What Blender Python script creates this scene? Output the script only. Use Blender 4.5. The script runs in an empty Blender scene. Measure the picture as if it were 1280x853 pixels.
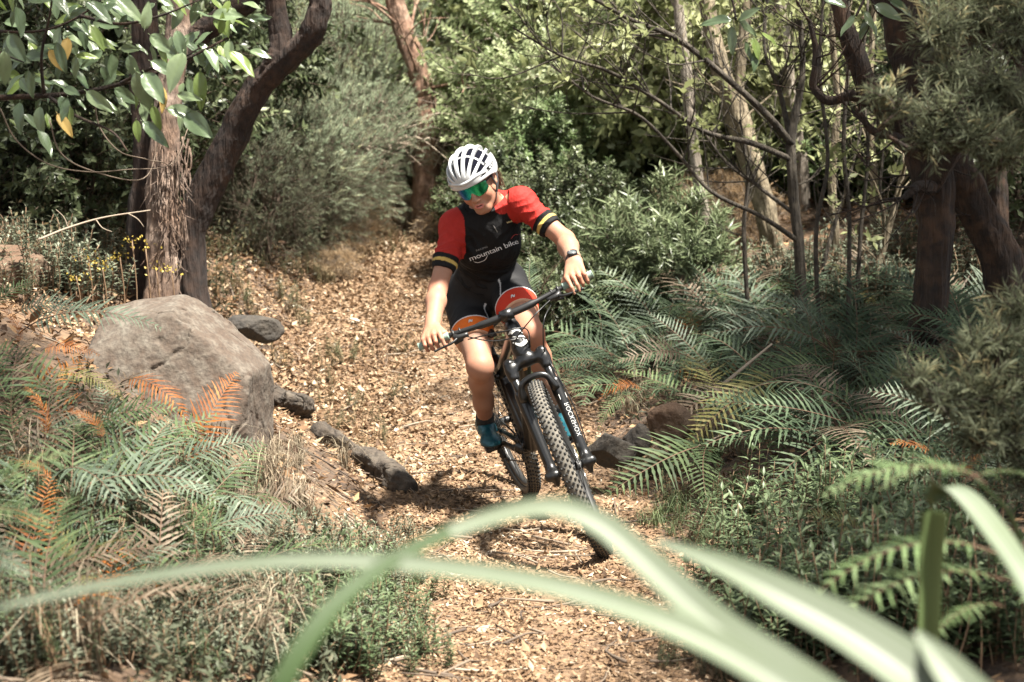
import bpy, math, random
import numpy as np
from mathutils import Matrix, Vector
from mathutils.bvhtree import BVHTree

# ------------------------------------------------------------------ camera, sky, sun, exposure
scene = bpy.context.scene
FPX = 1956.0; CAM_Z = 1.3; PITCH = math.atan(147.5 / FPX)
cam_data = bpy.data.cameras.new("camera"); cam = bpy.data.objects.new("camera", cam_data)
scene.collection.objects.link(cam); scene.camera = cam
cam.location = (0, 0, CAM_Z); cam.rotation_euler = (math.pi / 2 - PITCH, 0, 0)
cam_data.sensor_width = 36; cam_data.lens = 36 * FPX / 1280
cam_data.clip_start = 0.05; cam_data.clip_end = 600
cam_data.dof.use_dof = True; cam_data.dof.focus_distance = 6.35; cam_data.dof.aperture_fstop = 3.5

SUN_DIR = Vector((0.36, -0.28, 1.10)).normalized()
world = bpy.data.worlds.new("World"); scene.world = world; world.use_nodes = True
wn = world.node_tree.nodes; wl = world.node_tree.links
sky = wn.new("ShaderNodeTexSky"); sky.sky_type = 'NISHITA'; sky.sun_disc = False
sky.sun_elevation = math.asin(SUN_DIR.z); sky.sun_rotation = math.atan2(SUN_DIR.x, SUN_DIR.y)
hs = wn.new("ShaderNodeHueSaturation"); hs.inputs["Saturation"].default_value = 0.18; wl.new(sky.outputs[0], hs.inputs["Color"]); wl.new(hs.outputs[0], wn["Background"].inputs[0]); wn["Background"].inputs[1].default_value = 0.06
sun_data = bpy.data.lights.new("sun", 'SUN'); sun = bpy.data.objects.new("sun", sun_data)
scene.collection.objects.link(sun); sun.location = (8, -6, 18)
sun.rotation_euler = (-SUN_DIR).to_track_quat('-Z', 'Y').to_euler()
sun_data.energy = 5.0; sun_data.angle = math.radians(4.0); sun_data.color = (1.0, 0.94, 0.84)
scene.view_settings.view_transform = 'Standard'; scene.view_settings.look = 'None'
scene.view_settings.exposure = 2.25; scene.view_settings.gamma = 1.0
scene.view_settings.use_curve_mapping = False
scene.cycles.max_bounces = 6; scene.cycles.diffuse_bounces = 4; scene.cycles.glossy_bounces = 2
scene.cycles.transmission_bounces = 3; scene.cycles.transparent_max_bounces = 4
scene.cycles.sample_clamp_indirect = 4.0
scene.cycles.use_denoising = True

# ------------------------------------------------------------------ helpers
COL = scene.collection
rng = np.random.default_rng(7); random.seed(7)
cam_f = np.array([0, math.cos(PITCH), -math.sin(PITCH)]); cam_u = np.array([0, math.sin(PITCH), math.cos(PITCH)])
CAM = np.array([0, 0, CAM_Z])

def ray(px, py):
    return cam_f + np.array([1., 0, 0]) * (px - 640) / FPX - cam_u * (py - 426.5) / FPX

def at(px, py, Y):
    """the point in the place seen at a pixel of the photograph, Y metres away"""
    r = ray(px, py)
    return CAM + r * (Y / r[1])

def nrm(v):
    v = np.asarray(v, float)
    return v / np.linalg.norm(v)

def rotm(ax, a):
    ax = nrm(ax); K = np.array([[0, -ax[2], ax[1]], [ax[2], 0, -ax[0]], [-ax[1], ax[0], 0]])
    return np.eye(3) + math.sin(a) * K + (1 - math.cos(a)) * K @ K

class MB:
    """collects shapes, then becomes one mesh"""
    def __init__(s): s.V = []; s.F = []; s.n = 0; s.T = []
    def add(s, V, F, mat=0, tint=None):
        V = np.asarray(V, float).reshape(-1, 3)
        for f in (F if isinstance(F, list) and len(F) and isinstance(F[0], np.ndarray) and F[0].ndim == 2 else [np.asarray(F)]):
            if len(f): s.F.append((np.asarray(f) + s.n, mat))
        s.V.append(V); s.n += len(V)
        t = np.zeros(len(V)) if tint is None else np.broadcast_to(np.asarray(tint, float), (len(V),))
        s.T.append(t)
        return s
    def xform(s, M, off=(0, 0, 0)):
        s.V = [v @ np.asarray(M).T + np.asarray(off) for v in s.V]; return s
    def mesh(s, name, mats, smooth=True, col=None):
        V = np.concatenate(s.V); me = bpy.data.meshes.new(name)
        me.vertices.add(len(V)); me.vertices.foreach_set("co", V.astype(np.float32).ravel())
        loops = np.concatenate([f.ravel() for f, _ in s.F]).astype(np.int32)
        tot = np.concatenate([np.full(len(f), f.shape[1]) for f, _ in s.F]).astype(np.int32)
        mi = np.concatenate([np.full(len(f), m) for f, m in s.F]).astype(np.int32)
        me.loops.add(len(loops)); me.loops.foreach_set("vertex_index", loops)
        me.polygons.add(len(tot)); me.polygons.foreach_set("loop_start", np.concatenate([[0], np.cumsum(tot)[:-1]]).astype(np.int32))
        me.polygons.foreach_set("material_index", mi)
        me.polygons.foreach_set("use_smooth", np.full(len(tot), smooth))
        for m in (mats if isinstance(mats, (list, tuple)) else [mats]): me.materials.append(m)
        a = me.attributes.new("tint", 'FLOAT', 'POINT'); a.data.foreach_set("value", np.concatenate(s.T).astype(np.float32))
        if col is not None:
            c = me.attributes.new("col", 'FLOAT_COLOR', 'POINT')
            c.data.foreach_set("color", np.concatenate([col, np.ones((len(V), 1))], 1).astype(np.float32).ravel())
        me.update(calc_edges=True); return me

def obj(name, data, parent=None, loc=None, rot=None, scale=None, M=None):
    o = bpy.data.objects.new(name, data); COL.objects.link(o)
    if parent is not None: o.parent = parent
    if loc is not None: o.location = [float(x) for x in loc]
    if rot is not None: o.rotation_euler = [float(x) for x in rot]
    if scale is not None: o.scale = (scale,) * 3 if np.isscalar(scale) else [float(x) for x in scale]
    if M is not None: o.matrix_basis = M
    return o

def tag(o, label=None, cat=None, group=None, kind=None):
    if label: o["label"] = label
    if cat: o["category"] = cat
    if group: o["group"] = group
    if kind: o["kind"] = kind
    return o

def frames(P):
    P = np.asarray(P, float); T = np.gradient(P, axis=0); T /= np.linalg.norm(T, axis=1)[:, None] + 1e-12
    up = np.array([0.13, 0.31, 0.94]); up = up if abs(T[0] @ up) < .9 else np.array([1., .1, 0])
    A = np.zeros_like(P); a = up - T[0] * (up @ T[0]); A[0] = a / np.linalg.norm(a)
    for i in range(1, len(P)):
        a = A[i - 1] - T[i] * (A[i - 1] @ T[i]); A[i] = a / np.linalg.norm(a)
    return T, A, np.cross(T, A)

def smooth_path(P, n):
    """Catmull-Rom through the points, n samples"""
    P = np.asarray(P, float); m = len(P)
    Q = np.concatenate([[2 * P[0] - P[1]], P, [2 * P[-1] - P[-2]]])
    t = np.linspace(0, m - 1 - 1e-9, n); i = t.astype(int); u = (t - i)[:, None]
    a, b, c, d = Q[i], Q[i + 1], Q[i + 2], Q[i + 3]
    return .5 * (2 * b + (c - a) * u + (2 * a - 5 * b + 4 * c - d) * u ** 2 + (3 * b - a - 3 * c + d) * u ** 3)

def tube(mb, P, R, seg=8, mat=0, cap=True, flat=None, tint=None, rough=None):
    """a round rod along P with radius R (number or one per point)"""
    P = np.asarray(P, float); n = len(P); R = np.broadcast_to(np.asarray(R, float), (n,))
    T, A, B = frames(P); th = np.linspace(0, 2 * np.pi, seg, endpoint=False)
    c, s = np.cos(th), np.sin(th) * (flat or 1)
    rr = R[:, None] * np.ones(seg) if rough is None else R[:, None] * rough(np.linspace(0, 1, n)[:, None], th[None])
    V = P[:, None] + rr[..., None] * (A[:, None] * c[None, :, None] + B[:, None] * s[None, :, None])
    i = np.arange(n - 1)[:, None] * seg; j = np.arange(seg)[None]; k = (j + 1) % seg
    F = np.stack([i + j, i + k, i + seg + k, i + seg + j], -1).reshape(-1, 4)
    V = V.reshape(-1, 3); Fs = [F]
    if cap:
        Fs.append(np.arange(seg)[::-1][None]); Fs.append((np.arange(seg) + (n - 1) * seg)[None])
    mb.add(V, Fs, mat, tint); return mb

def ring(mb, c, axis, R, r, seg=48, k=8, mat=0, sy=1.0):
    """torus about axis"""
    axis = nrm(axis); a = nrm(np.cross(axis, [0.3, 0.9, 0.2])); b = np.cross(axis, a)
    u = np.linspace(0, 2 * np.pi, seg, endpoint=False); v = np.linspace(0, 2 * np.pi, k, endpoint=False)
    e = np.cos(u)[:, None] * a + np.sin(u)[:, None] * b
    V = np.asarray(c) + e[:, None] * (R + r * np.cos(v))[None, :, None] + axis * (r * sy * np.sin(v))[None, :, None]
    i = np.arange(seg)[:, None]; j = np.arange(k)[None]
    F = np.stack([i * k + j, ((i + 1) % seg) * k + j, ((i + 1) % seg) * k + (j + 1) % k, i * k + (j + 1) % k], -1).reshape(-1, 4)
    mb.add(V.reshape(-1, 3), F, mat); return mb

def box(mb, c, h, M=None, mat=0, bev=0.15):
    """chamfered box, half sizes h, axes M (columns)"""
    M = np.eye(3) if M is None else np.asarray(M); h = np.asarray(h, float); b = bev * h.min()
    V = []
    for z in (-1, 1):
        for ins in ((b, 0) if z < 0 else (0, b)):
            zz = z * (h[2] - (b if ins == 0 else 0))
            for sx, sy in ((-1, -1), (1, -1), (1, 1), (-1, 1)): V.append((sx * (h[0] - ins), sy * (h[1] - ins), zz))
    V = np.array(V) @ M.T + np.asarray(c); F = []
    for r in range(3):
        for j in range(4): F.append((r * 4 + j, r * 4 + (j + 1) % 4, r * 4 + 4 + (j + 1) % 4, r * 4 + 4 + j))
    F += [(3, 2, 1, 0), (12, 13, 14, 15)]
    mb.add(V, np.array(F), mat); return mb

# ---- implicit surfaces: smooth unions of tapered limbs and ellipsoids, meshed with surface nets
def cone(a, b, ra, rb=None, k=.02, op='u'):
    a = np.asarray(a, float); b = np.asarray(b, float); rb = ra if rb is None else rb; ab = b - a; L = ab @ ab + 1e-12
    def f(x, y, z):
        t = np.clip(((x - a[0]) * ab[0] + (y - a[1]) * ab[1] + (z - a[2]) * ab[2]) / L, 0, 1)
        return np.sqrt((x - a[0] - t * ab[0]) ** 2 + (y - a[1] - t * ab[1]) ** 2 + (z - a[2] - t * ab[2]) ** 2) - (ra + (rb - ra) * t)
    r = max(ra, rb); return f, np.minimum(a, b) - r, np.maximum(a, b) + r, k, op

def ell(c, rad, M=None, k=.02, op='u'):
    c = np.asarray(c, float); M = np.eye(3) if M is None else np.asarray(M); rad = np.asarray(rad, float)
    def f(x, y, z):
        q = [(x - c[0]) * M[0, i] + (y - c[1]) * M[1, i] + (z - c[2]) * M[2, i] for i in range(3)]
        k0 = np.sqrt(sum((q[i] / rad[i]) ** 2 for i in range(3))); k1 = np.sqrt(sum((q[i] / rad[i] ** 2) ** 2 for i in range(3))) + 1e-9
        return k0 * (k0 - 1) / k1
    e = np.sqrt(((M * rad) ** 2).sum(1)); return f, c - e, c + e, k, op

def half(p, n, k=.004):
    """keeps what lies on the side the normal points away from"""
    p = np.asarray(p, float); n = nrm(n)
    return (lambda x, y, z: (x - p[0]) * n[0] + (y - p[1]) * n[1] + (z - p[2]) * n[2]), None, None, k, 'i'

def sdf(prims, h, pad=.03):
    us = [p for p in prims if p[4] == 'u']
    lo = np.min([p[1] for p in us], 0) - pad; hi = np.max([p[2] for p in us], 0) + pad
    N = np.ceil((hi - lo) / h).astype(int) + 1
    ax = [lo[i] + h * np.arange(N[i]) for i in range(3)]
    D = np.full(N, .5, np.float32)
    for f, a, b, k, op in prims:
        if a is None: sl = (slice(None),) * 3
        else:
            m = k + 3 * h
            sl = tuple(slice(max(0, int((a[i] - m - lo[i]) / h)), min(N[i], int((b[i] + m - lo[i]) / h) + 2)) for i in range(3))
        d = f(ax[0][sl[0]][:, None, None], ax[1][sl[1]][None, :, None], ax[2][sl[2]][None, None, :]).astype(np.float32)
        E = D[sl]
        if op == 'u': q = np.maximum(k - np.abs(E - d), 0) / k; D[sl] = np.minimum(E, d) - q * q * k * .25
        else:
            if op == 's': d = -d
            q = np.maximum(k - np.abs(E - d), 0) / k; D[sl] = np.maximum(E, d) + q * q * k * .25
    return D, lo

def nets(D, lo, h):
    S = D < 0; n = np.array(D.shape)
    cnt = np.zeros(n - 1, np.int8); cs = [(i, j, k) for i in (0, 1) for j in (0, 1) for k in (0, 1)]
    for i, j, k in cs: cnt += S[i:n[0] - 1 + i, j:n[1] - 1 + j, k:n[2] - 1 + k]
    idx = np.argwhere((cnt > 0) & (cnt < 8)); ids = np.full(n - 1, -1, np.int32); ids[tuple(idx.T)] = np.arange(len(idx))
    acc = np.zeros((len(idx), 3)); w = np.zeros(len(idx))
    val = {c: D[idx[:, 0] + c[0], idx[:, 1] + c[1], idx[:, 2] + c[2]] for c in cs}
    for a in cs:
        for d in range(3):
            if a[d]: continue
            b = list(a); b[d] = 1; b = tuple(b); va, vb = val[a], val[b]; m = (va < 0) != (vb < 0)
            t = np.where(m, va / (va - vb + 1e-20), 0); p = np.array(a, float)[None] + np.eye(3)[d] * t[:, None]
            acc[m] += p[m]; w[m] += 1
    V = lo + h * (idx + acc / w[:, None]); F = []
    for d in range(3):
        e, g = [x for x in range(3) if x != d]
        s0 = [slice(None)] * 3; s1 = [slice(None)] * 3; s0[d] = slice(0, -1); s1[d] = slice(1, None)
        A = S[tuple(s0)]; B = S[tuple(s1)]; q = np.argwhere(A != B)
        q = q[(q[:, e] > 0) & (q[:, g] > 0) & (q[:, e] < n[e] - 1) & (q[:, g] < n[g] - 1)]
        fl = A[tuple(q.T)]
        def cid(de, dg):
            r = q.copy(); r[:, e] += de; r[:, g] += dg; return ids[tuple(r.T)]
        Q = np.stack([cid(-1, -1), cid(0, -1), cid(0, 0), cid(-1, 0)], 1)
        flip = fl if d != 1 else ~fl
        Q[~flip] = Q[~flip][:, ::-1]; F.append(Q)
    return V, np.concatenate(F)

def solid(prims, h): D, lo = sdf(prims, h); return nets(D, lo, h)

# value noise in 3D for terrain, rocks, bark
_NT = np.random.default_rng(3).random((64, 64, 64))
def vnoise(P):
    P = np.asarray(P, float); i = np.floor(P).astype(int); f = P - i; f = f * f * (3 - 2 * f); r = 0
    for a in (0, 1):
        for b in (0, 1):
            for c in (0, 1):
                wgt = (f[..., 0] if a else 1 - f[..., 0]) * (f[..., 1] if b else 1 - f[..., 1]) * (f[..., 2] if c else 1 - f[..., 2])
                r = r + wgt * _NT[(i[..., 0] + a) % 64, (i[..., 1] + b) % 64, (i[..., 2] + c) % 64]
    return r * 2 - 1
def fbm(P, o=4):
    return sum(vnoise(np.asarray(P) * 2 ** k + 7.3 * k) * .5 ** k for k in range(o))

# ------------------------------------------------------------------ materials
def mat(name, color=(.5, .5, .5), rough=.6, metal=0., spec=.5, attr=None, ramp=None, trans=0., bump=None, noise=None, objrand=0., coat=0., sss=0.):
    """Principled material. attr: colour from the mesh attribute 'col'. ramp: [(pos, colour)] driven by 'tint'.
    noise: (scale, detail, colour2, amount). bump: (scale, strength, distance, stretch). trans: share of light let through."""
    m = bpy.data.materials.new(name); m.use_nodes = True; nt = m.node_tree; N, L = nt.nodes, nt.links
    b = N["Principled BSDF"]; b.inputs["Roughness"].default_value = rough; b.inputs["Metallic"].default_value = metal
    b.inputs["Specular IOR Level"].default_value = spec; b.inputs["Coat Weight"].default_value = coat
    if sss: b.inputs["Subsurface Weight"].default_value = sss; b.inputs["Subsurface Radius"].default_value = (.02, .008, .004); b.inputs["Subsurface Scale"].default_value = .5
    tc = N.new("ShaderNodeTexCoord")
    if attr:
        a = N.new("ShaderNodeAttribute"); a.attribute_name = "col"; cs = a.outputs["Color"]
    elif ramp:
        a = N.new("ShaderNodeAttribute"); a.attribute_name = "tint"; r = N.new("ShaderNodeValToRGB")
        src = a.outputs["Fac"]
        if objrand:
            oi = N.new("ShaderNodeObjectInfo"); ma = N.new("ShaderNodeMath"); ma.operation = 'MULTIPLY_ADD'
            L.new(oi.outputs["Random"], ma.inputs[0]); ma.inputs[1].default_value = objrand; L.new(src, ma.inputs[2]); src = ma.outputs[0]
            mb_ = N.new("ShaderNodeMath"); mb_.operation = 'SUBTRACT'; L.new(src, mb_.inputs[0]); mb_.inputs[1].default_value = objrand / 2; src = mb_.outputs[0]
        L.new(src, r.inputs[0]); e = r.color_ramp.elements
        while len(e) < len(ramp): e.new(.5)
        for q, (p_, c_) in zip(e, ramp): q.position = p_; q.color = (*c_, 1)
        cs = r.outputs[0]
    else:
        c = N.new("ShaderNodeRGB"); c.outputs[0].default_value = (*color, 1); cs = c.outputs[0]
    if noise:
        for sc, de, c2, am in (noise if isinstance(noise, list) else [noise]):
            t = N.new("ShaderNodeTexNoise"); t.inputs["Scale"].default_value = sc; t.inputs["Detail"].default_value = de
            L.new(tc.outputs["Object"], t.inputs[0]); mr = N.new("ShaderNodeMapRange"); mr.inputs[1].default_value = .42; mr.inputs[2].default_value = .66
            mr.inputs[4].default_value = am; L.new(t.outputs[0], mr.inputs[0])
            mx = N.new("ShaderNodeMix"); mx.data_type = 'RGBA'; L.new(mr.outputs[0], mx.inputs[0]); L.new(cs, mx.inputs[6]); mx.inputs[7].default_value = (*c2, 1); cs = mx.outputs[2]
    L.new(cs, b.inputs["Base Color"])
    if bump:
        sc, st, di, stretch = bump
        mp = N.new("ShaderNodeMapping"); mp.inputs["Scale"].default_value = stretch; L.new(tc.outputs["Object"], mp.inputs[0])
        t = N.new("ShaderNodeTexNoise"); t.inputs["Scale"].default_value = sc; t.inputs["Detail"].default_value = 6; L.new(mp.outputs[0], t.inputs[0])
        bp = N.new("ShaderNodeBump"); bp.inputs["Strength"].default_value = st; bp.inputs["Distance"].default_value = di
        L.new(t.outputs[0], bp.inputs["Height"]); L.new(bp.outputs[0], b.inputs["Normal"])
    if trans:
        tr = N.new("ShaderNodeBsdfTranslucent"); L.new(cs, tr.inputs[0]); mx = N.new("ShaderNodeMixShader"); mx.inputs[0].default_value = trans
        L.new(b.outputs[0], mx.inputs[1]); L.new(tr.outputs[0], mx.inputs[2]); L.new(mx.outputs[0], N["Material Output"].inputs[0])
    return m

# ------------------------------------------------------------------ terrain
TX = np.array([[0, .15], [3, .15], [4.4, .10], [6, .10], [7.2, -.02], [9, -.36], [10, -.56], [12, -.88], [14, -1.05], [16, -.95], [19, -.4], [60, 2]])
TW = np.array([[0, .5], [4.4, .5], [6, .58], [7.2, .62], [9, .80], [10.4, .82], [12, .62], [14, .40], [16, .28], [19, .25], [60, .3]])
TZ = np.array([[0, 0], [5, 0], [6.05, .003], [7.16, .05], [8, .12], [9, .25], [10, .43], [12, .88], [14, 1.29], [16, 1.70], [20, 2.5], [30, 4.4], [60, 10], [200, 30]])
def height(X, Y, detail=True):
    X = np.asarray(X, float); Y = np.asarray(Y, float)
    xc = np.interp(Y, TX[:, 0], TX[:, 1]); hw = np.interp(Y, TW[:, 0], TW[:, 1]); z = np.interp(Y, TZ[:, 0], TZ[:, 1])
    dl = np.maximum(0, xc - hw - X); dr = np.maximum(0, X - xc - hw)
    z = z + np.clip((Y - 2.4) / 3.6, .15, 1) * .85 * dl / (1 + .32 * dl) + .36 * dr / (1 + .16 * dr)
    P = np.stack([X, Y, 0 * X + 4.2], -1)
    off = np.clip((dl + dr) * 1.2, 0, 1)
    z = z + off * .12 * fbm(P * .9, 3)
    if detail: z = z + .012 * (1 - .6 * (1 - off)) * fbm(P * 5, 3)
    return z
def ground_hit(px, py):
    """where the sight line through a pixel meets the terrain"""
    r = ray(px, py); t = np.linspace(1.5, 60, 6000); P = CAM + r[None] * t[:, None]
    below = P[:, 2] < height(P[:, 0], P[:, 1], False)
    i = int(np.argmax(below)) if below.any() else len(t) - 1
    p = P[i].copy(); p[2] = height(p[0], p[1], False); return p
def onground(x, y): return np.array([x, y, float(height(x, y, False))])

def grid_sheet(xs, ys, dz=0., mask=None):
    X, Y = np.meshgrid(xs, ys, indexing='ij'); Z = height(X, Y) + dz
    V = np.stack([X, Y, Z], -1).reshape(-1, 3); ny = len(ys)
    i = np.arange(len(xs) - 1)[:, None]; j = np.arange(ny - 1)[None]
    F = np.stack([i * ny + j, (i + 1) * ny + j, (i + 1) * ny + j + 1, i * ny + j + 1], -1).reshape(-1, 4)
    return V, F
M_soil = mat("soil", (.075, .048, .030), .95, noise=[(3, 6, (.17, .105, .058), .8), (14, 6, (.035, .024, .017), .8)], bump=(22, .8, .05, (1, 1, 1)))
M_path = mat("path_earth", (.135, .082, .046), .95, noise=[(9, 8, (.07, .043, .025), .8), (45, 6, (.23, .15, .088), .7)], bump=(40, .8, .03, (1, 1, 1)))
xs = np.concatenate([np.linspace(-70, -6, 40)[:-1], np.linspace(-6, 6, 150), np.linspace(6, 70, 40)[1:]])
ys = np.concatenate([np.linspace(-12, 1, 14)[:-1], np.linspace(1, 20, 230), np.linspace(20, 150, 60)[1:]])
V, F = grid_sheet(xs, ys); mb = MB().add(V, F)
tag(obj("ground", mb.mesh("ground", M_soil)), kind="structure")
ux = np.linspace(-1, 1, 40); uy = np.linspace(2.2, 18, 220); U, Yy = np.meshgrid(ux, uy, indexing='ij')
edge = 1.08 + .16 * fbm(np.stack([Yy * 2.2, np.sign(U) * 3, 0 * U], -1), 3)
Xx = np.interp(Yy, TX[:, 0], TX[:, 1]) + U * edge * np.interp(Yy, TW[:, 0], TW[:, 1])
Zz = height(Xx, Yy) + .012 * np.clip(3 * (1 - np.abs(U)), -.6, 1)
i = np.arange(39)[:, None]; j = np.arange(219)[None]
F = np.stack([i * 220 + j, (i + 1) * 220 + j, (i + 1) * 220 + j + 1, i * 220 + j + 1], -1).reshape(-1, 4)
mb = MB().add(np.stack([Xx, Yy, Zz], -1).reshape(-1, 3), F)
tag(obj("path", mb.mesh("path", M_path)), kind="structure")
# ------------------------------------------------------------------ mountain bike (x forward, y rider's left, z up)
YAW, LEAN, NOSE, STEER = 0.24127, 0.32844, 0.03934, -0.23743
BO = np.array([0.18165, 6.7345, 0.03377])
BR = np.stack([[math.sin(YAW), -math.cos(YAW), 0], [math.cos(YAW), math.sin(YAW), 0], [0, 0, 1.]], 1) @ rotm([0, 1, 0], NOSE) @ rotm([1, 0, 0], LEAN)
HA = math.radians(67); HD = np.array([-math.cos(HA), 0, math.sin(HA)]); HN = np.array([math.sin(HA), 0, math.cos(HA)])
AXF = np.array([.70, 0, .368]); AXR = np.array([-.435, 0, .368]); BB = np.array([0, 0, .335])
HP = AXF - .046 * HN; SR = rotm(HD, STEER)
def st(q): return HP + (np.asarray(q, float) - HP) @ SR.T
def bw(q): return BO + BR @ np.asarray(q, float)
M_black = mat("gloss_black_paint", (.0045, .0045, .0045), .34, coat=.1)
M_matte = mat("matt_black_metal", (.008, .008, .008), .45)
M_rub = mat("tyre_rubber", (.075, .068, .056), .9, noise=(30, 5, (.14, .125, .10), .8))
M_knob = mat("tyre_knob_rubber", (.010, .010, .0095), .75)
M_side = mat("tyre_sidewall", (.010, .010, .0095), .6)
M_steel = mat("worn_steel", (.45, .45, .44), .35, metal=1.)
M_white = mat("white_print", (.52, .52, .50), .5)
M_grip = mat("sage_grip_rubber", (.19, .26, .22), .7, bump=(400, .4, .002, (1, 1, 1)))
M_gold = mat("amber_lacquer", (.42, .22, .08), .35)
M_cable = mat("cable_housing", (.006, .006, .006), .4)
bike = obj("mountain_bike", None, M=Matrix.Translation(BO) @ Matrix(BR.tolist()).to_4x4())
tag(bike, "black mountain bike leaning into a turn with sage green grips", "bicycle")
def part(name, mb, mats, parent=bike, **k):
    return obj(name, mb.mesh(name, mats, **k), parent)
def S(q): return [st(v) for v in q]
# frame
htb, htt = HP + HD * .50, HP + HD * .625
stt = np.array([-.165, 0, .70])
fr = [cone(htb, htt, .031, .027, k=.01),
      cone(htb + HD * .02 + [-.02, 0, 0], [.05, 0, .345], .032, .036, k=.03), cone(htt - HD * .02, [-.12, 0, .665], .022, .019, k=.03),
      cone(BB, stt, .030, .019, k=.03), cone(BB - [0, .045, 0], BB + [0, .045, 0], .030, k=.02),
      cone([-.12, 0, .665], stt, .021, .020, k=.03), cone([.26, 0, .60], [.02, 0, .42], .012, .012, k=.03)]
V, F = solid(fr, .0035)
frame = part("frame", MB().add(V, F), M_black)
for s in (1, -1):
    sg = [cone([-.03, s * .045, .365], [-.25, s * .055, .365], .013, .012, k=.02), cone([-.25, s * .055, .365], [-.435, s * .078, .368], .012, .014, k=.02),
          ell(AXR + [0, s * .078, 0], (.032, .010, .032), k=.015)]
    V, F = solid(sg, .003); part("chainstay", MB().add(V, F), M_black)
    sg = [cone([-.42, s * .078, .385], [-.21, s * .048, .60], .010, .010, k=.02), cone([-.21, s * .048, .60], [-.10, s * .03, .645], .010, .012, k=.02)]
    V, F = solid(sg, .003); part("seatstay", MB().add(V, F), M_black)
mb = MB(); tube(mb, [[.06, 0, .44], [-.06, 0, .60]], .019, 12); tube(mb, [[.10, 0, .39], [.06, 0, .44]], .012, 10); part("rear_shock", mb, M_matte)
# frame stripes
def plate(pts, mat_, name, parent):
    V = np.array(pts); part(name, MB().add(V, np.arange(len(V))[None]), mat_, parent)
# head set and steering column
mb = MB()
tube(mb, [htt, htt + HD * .035], [.026, .022], 16); part("headset", mb, M_matte)
# fork
V, F = solid([cone(HP + HD * .475, HP + HD * .50, .030, .027, k=.02)] +
             [cone(HP + HD * .475 + [0, s * .02, 0], HP + HD * .452 + HN * .012 + [0, s * .070, 0], .021, .023, k=.025) for s in (1, -1)] +
             [cone(HP + HD * .425 + HN * .012 + [0, s * .070, 0], HP + HD * .478 + HN * .012 + [0, s * .070, 0], .024, .024, k=.012) for s in (1, -1)], .003)
V = HP + (V - HP) @ SR.T
fork = part("fork", MB().add(V, F), M_black)
ofs = HN * .012
lowers = []
for s in (1, -1):
    mb = MB(); tube(mb, S([HP + HD * .30 + ofs + [0, s * .070, 0], HP + HD * .45 + ofs + [0, s * .070, 0]]), .0172, 16)
    part("stanchion", mb, M_black, fork)
    mb = MB(); tube(mb, S([HP + HD * .478 + ofs + [0, s * .07, 0], HP + HD * .492 + ofs + [0, s * .07, 0]]), [.021, .017], 14); part("top_cap", mb, M_matte, fork)
    mb = MB(); tube(mb, S([HP + HD * .422 + ofs + [0, s * .07, 0], HP + HD * .427 + ofs + [0, s * .07, 0]]), .0215, 14); part("seal_ring", mb, mat("red_seal", (.25, .03, .05), .4), fork)
    low = [cone(HP + HD * .345 + ofs + [0, s * .072, 0], HP + HD * .02 + ofs + [0, s * .072, 0], .0245, .021, k=.02),
           cone(HP + HD * .02 + ofs + [0, s * .072, 0], AXF + [0, s * .070, 0], .021, .022, k=.02),
           cone(AXF + [0, s * .060, 0], AXF + [0, s * .088, 0], .020, k=.01), ell(AXF + [0, s * .070, -.028], (.014, .012, .022), k=.015)]
    V, F = solid(low, .003); V = HP + (V - HP) @ SR.T
    lowers.append(part("lower_leg", MB().add(V, F), M_black, fork))
arch = [HP + HD * .315 + ofs * 2 + [0, .07, 0], HP + HD * .375 + ofs * 4 + [0, .052, 0], HP + HD * .392 + ofs * 4.5, HP + HD * .375 + ofs * 4 - [0, .052, 0], HP + HD * .315 + ofs * 2 - [0, .07, 0]]
mb = MB(); tube(mb, smooth_path(S(arch), 18), [.017] * 3 + [.013] * 12 + [.017] * 3, 12); part("arch", mb, M_black, fork)
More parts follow.
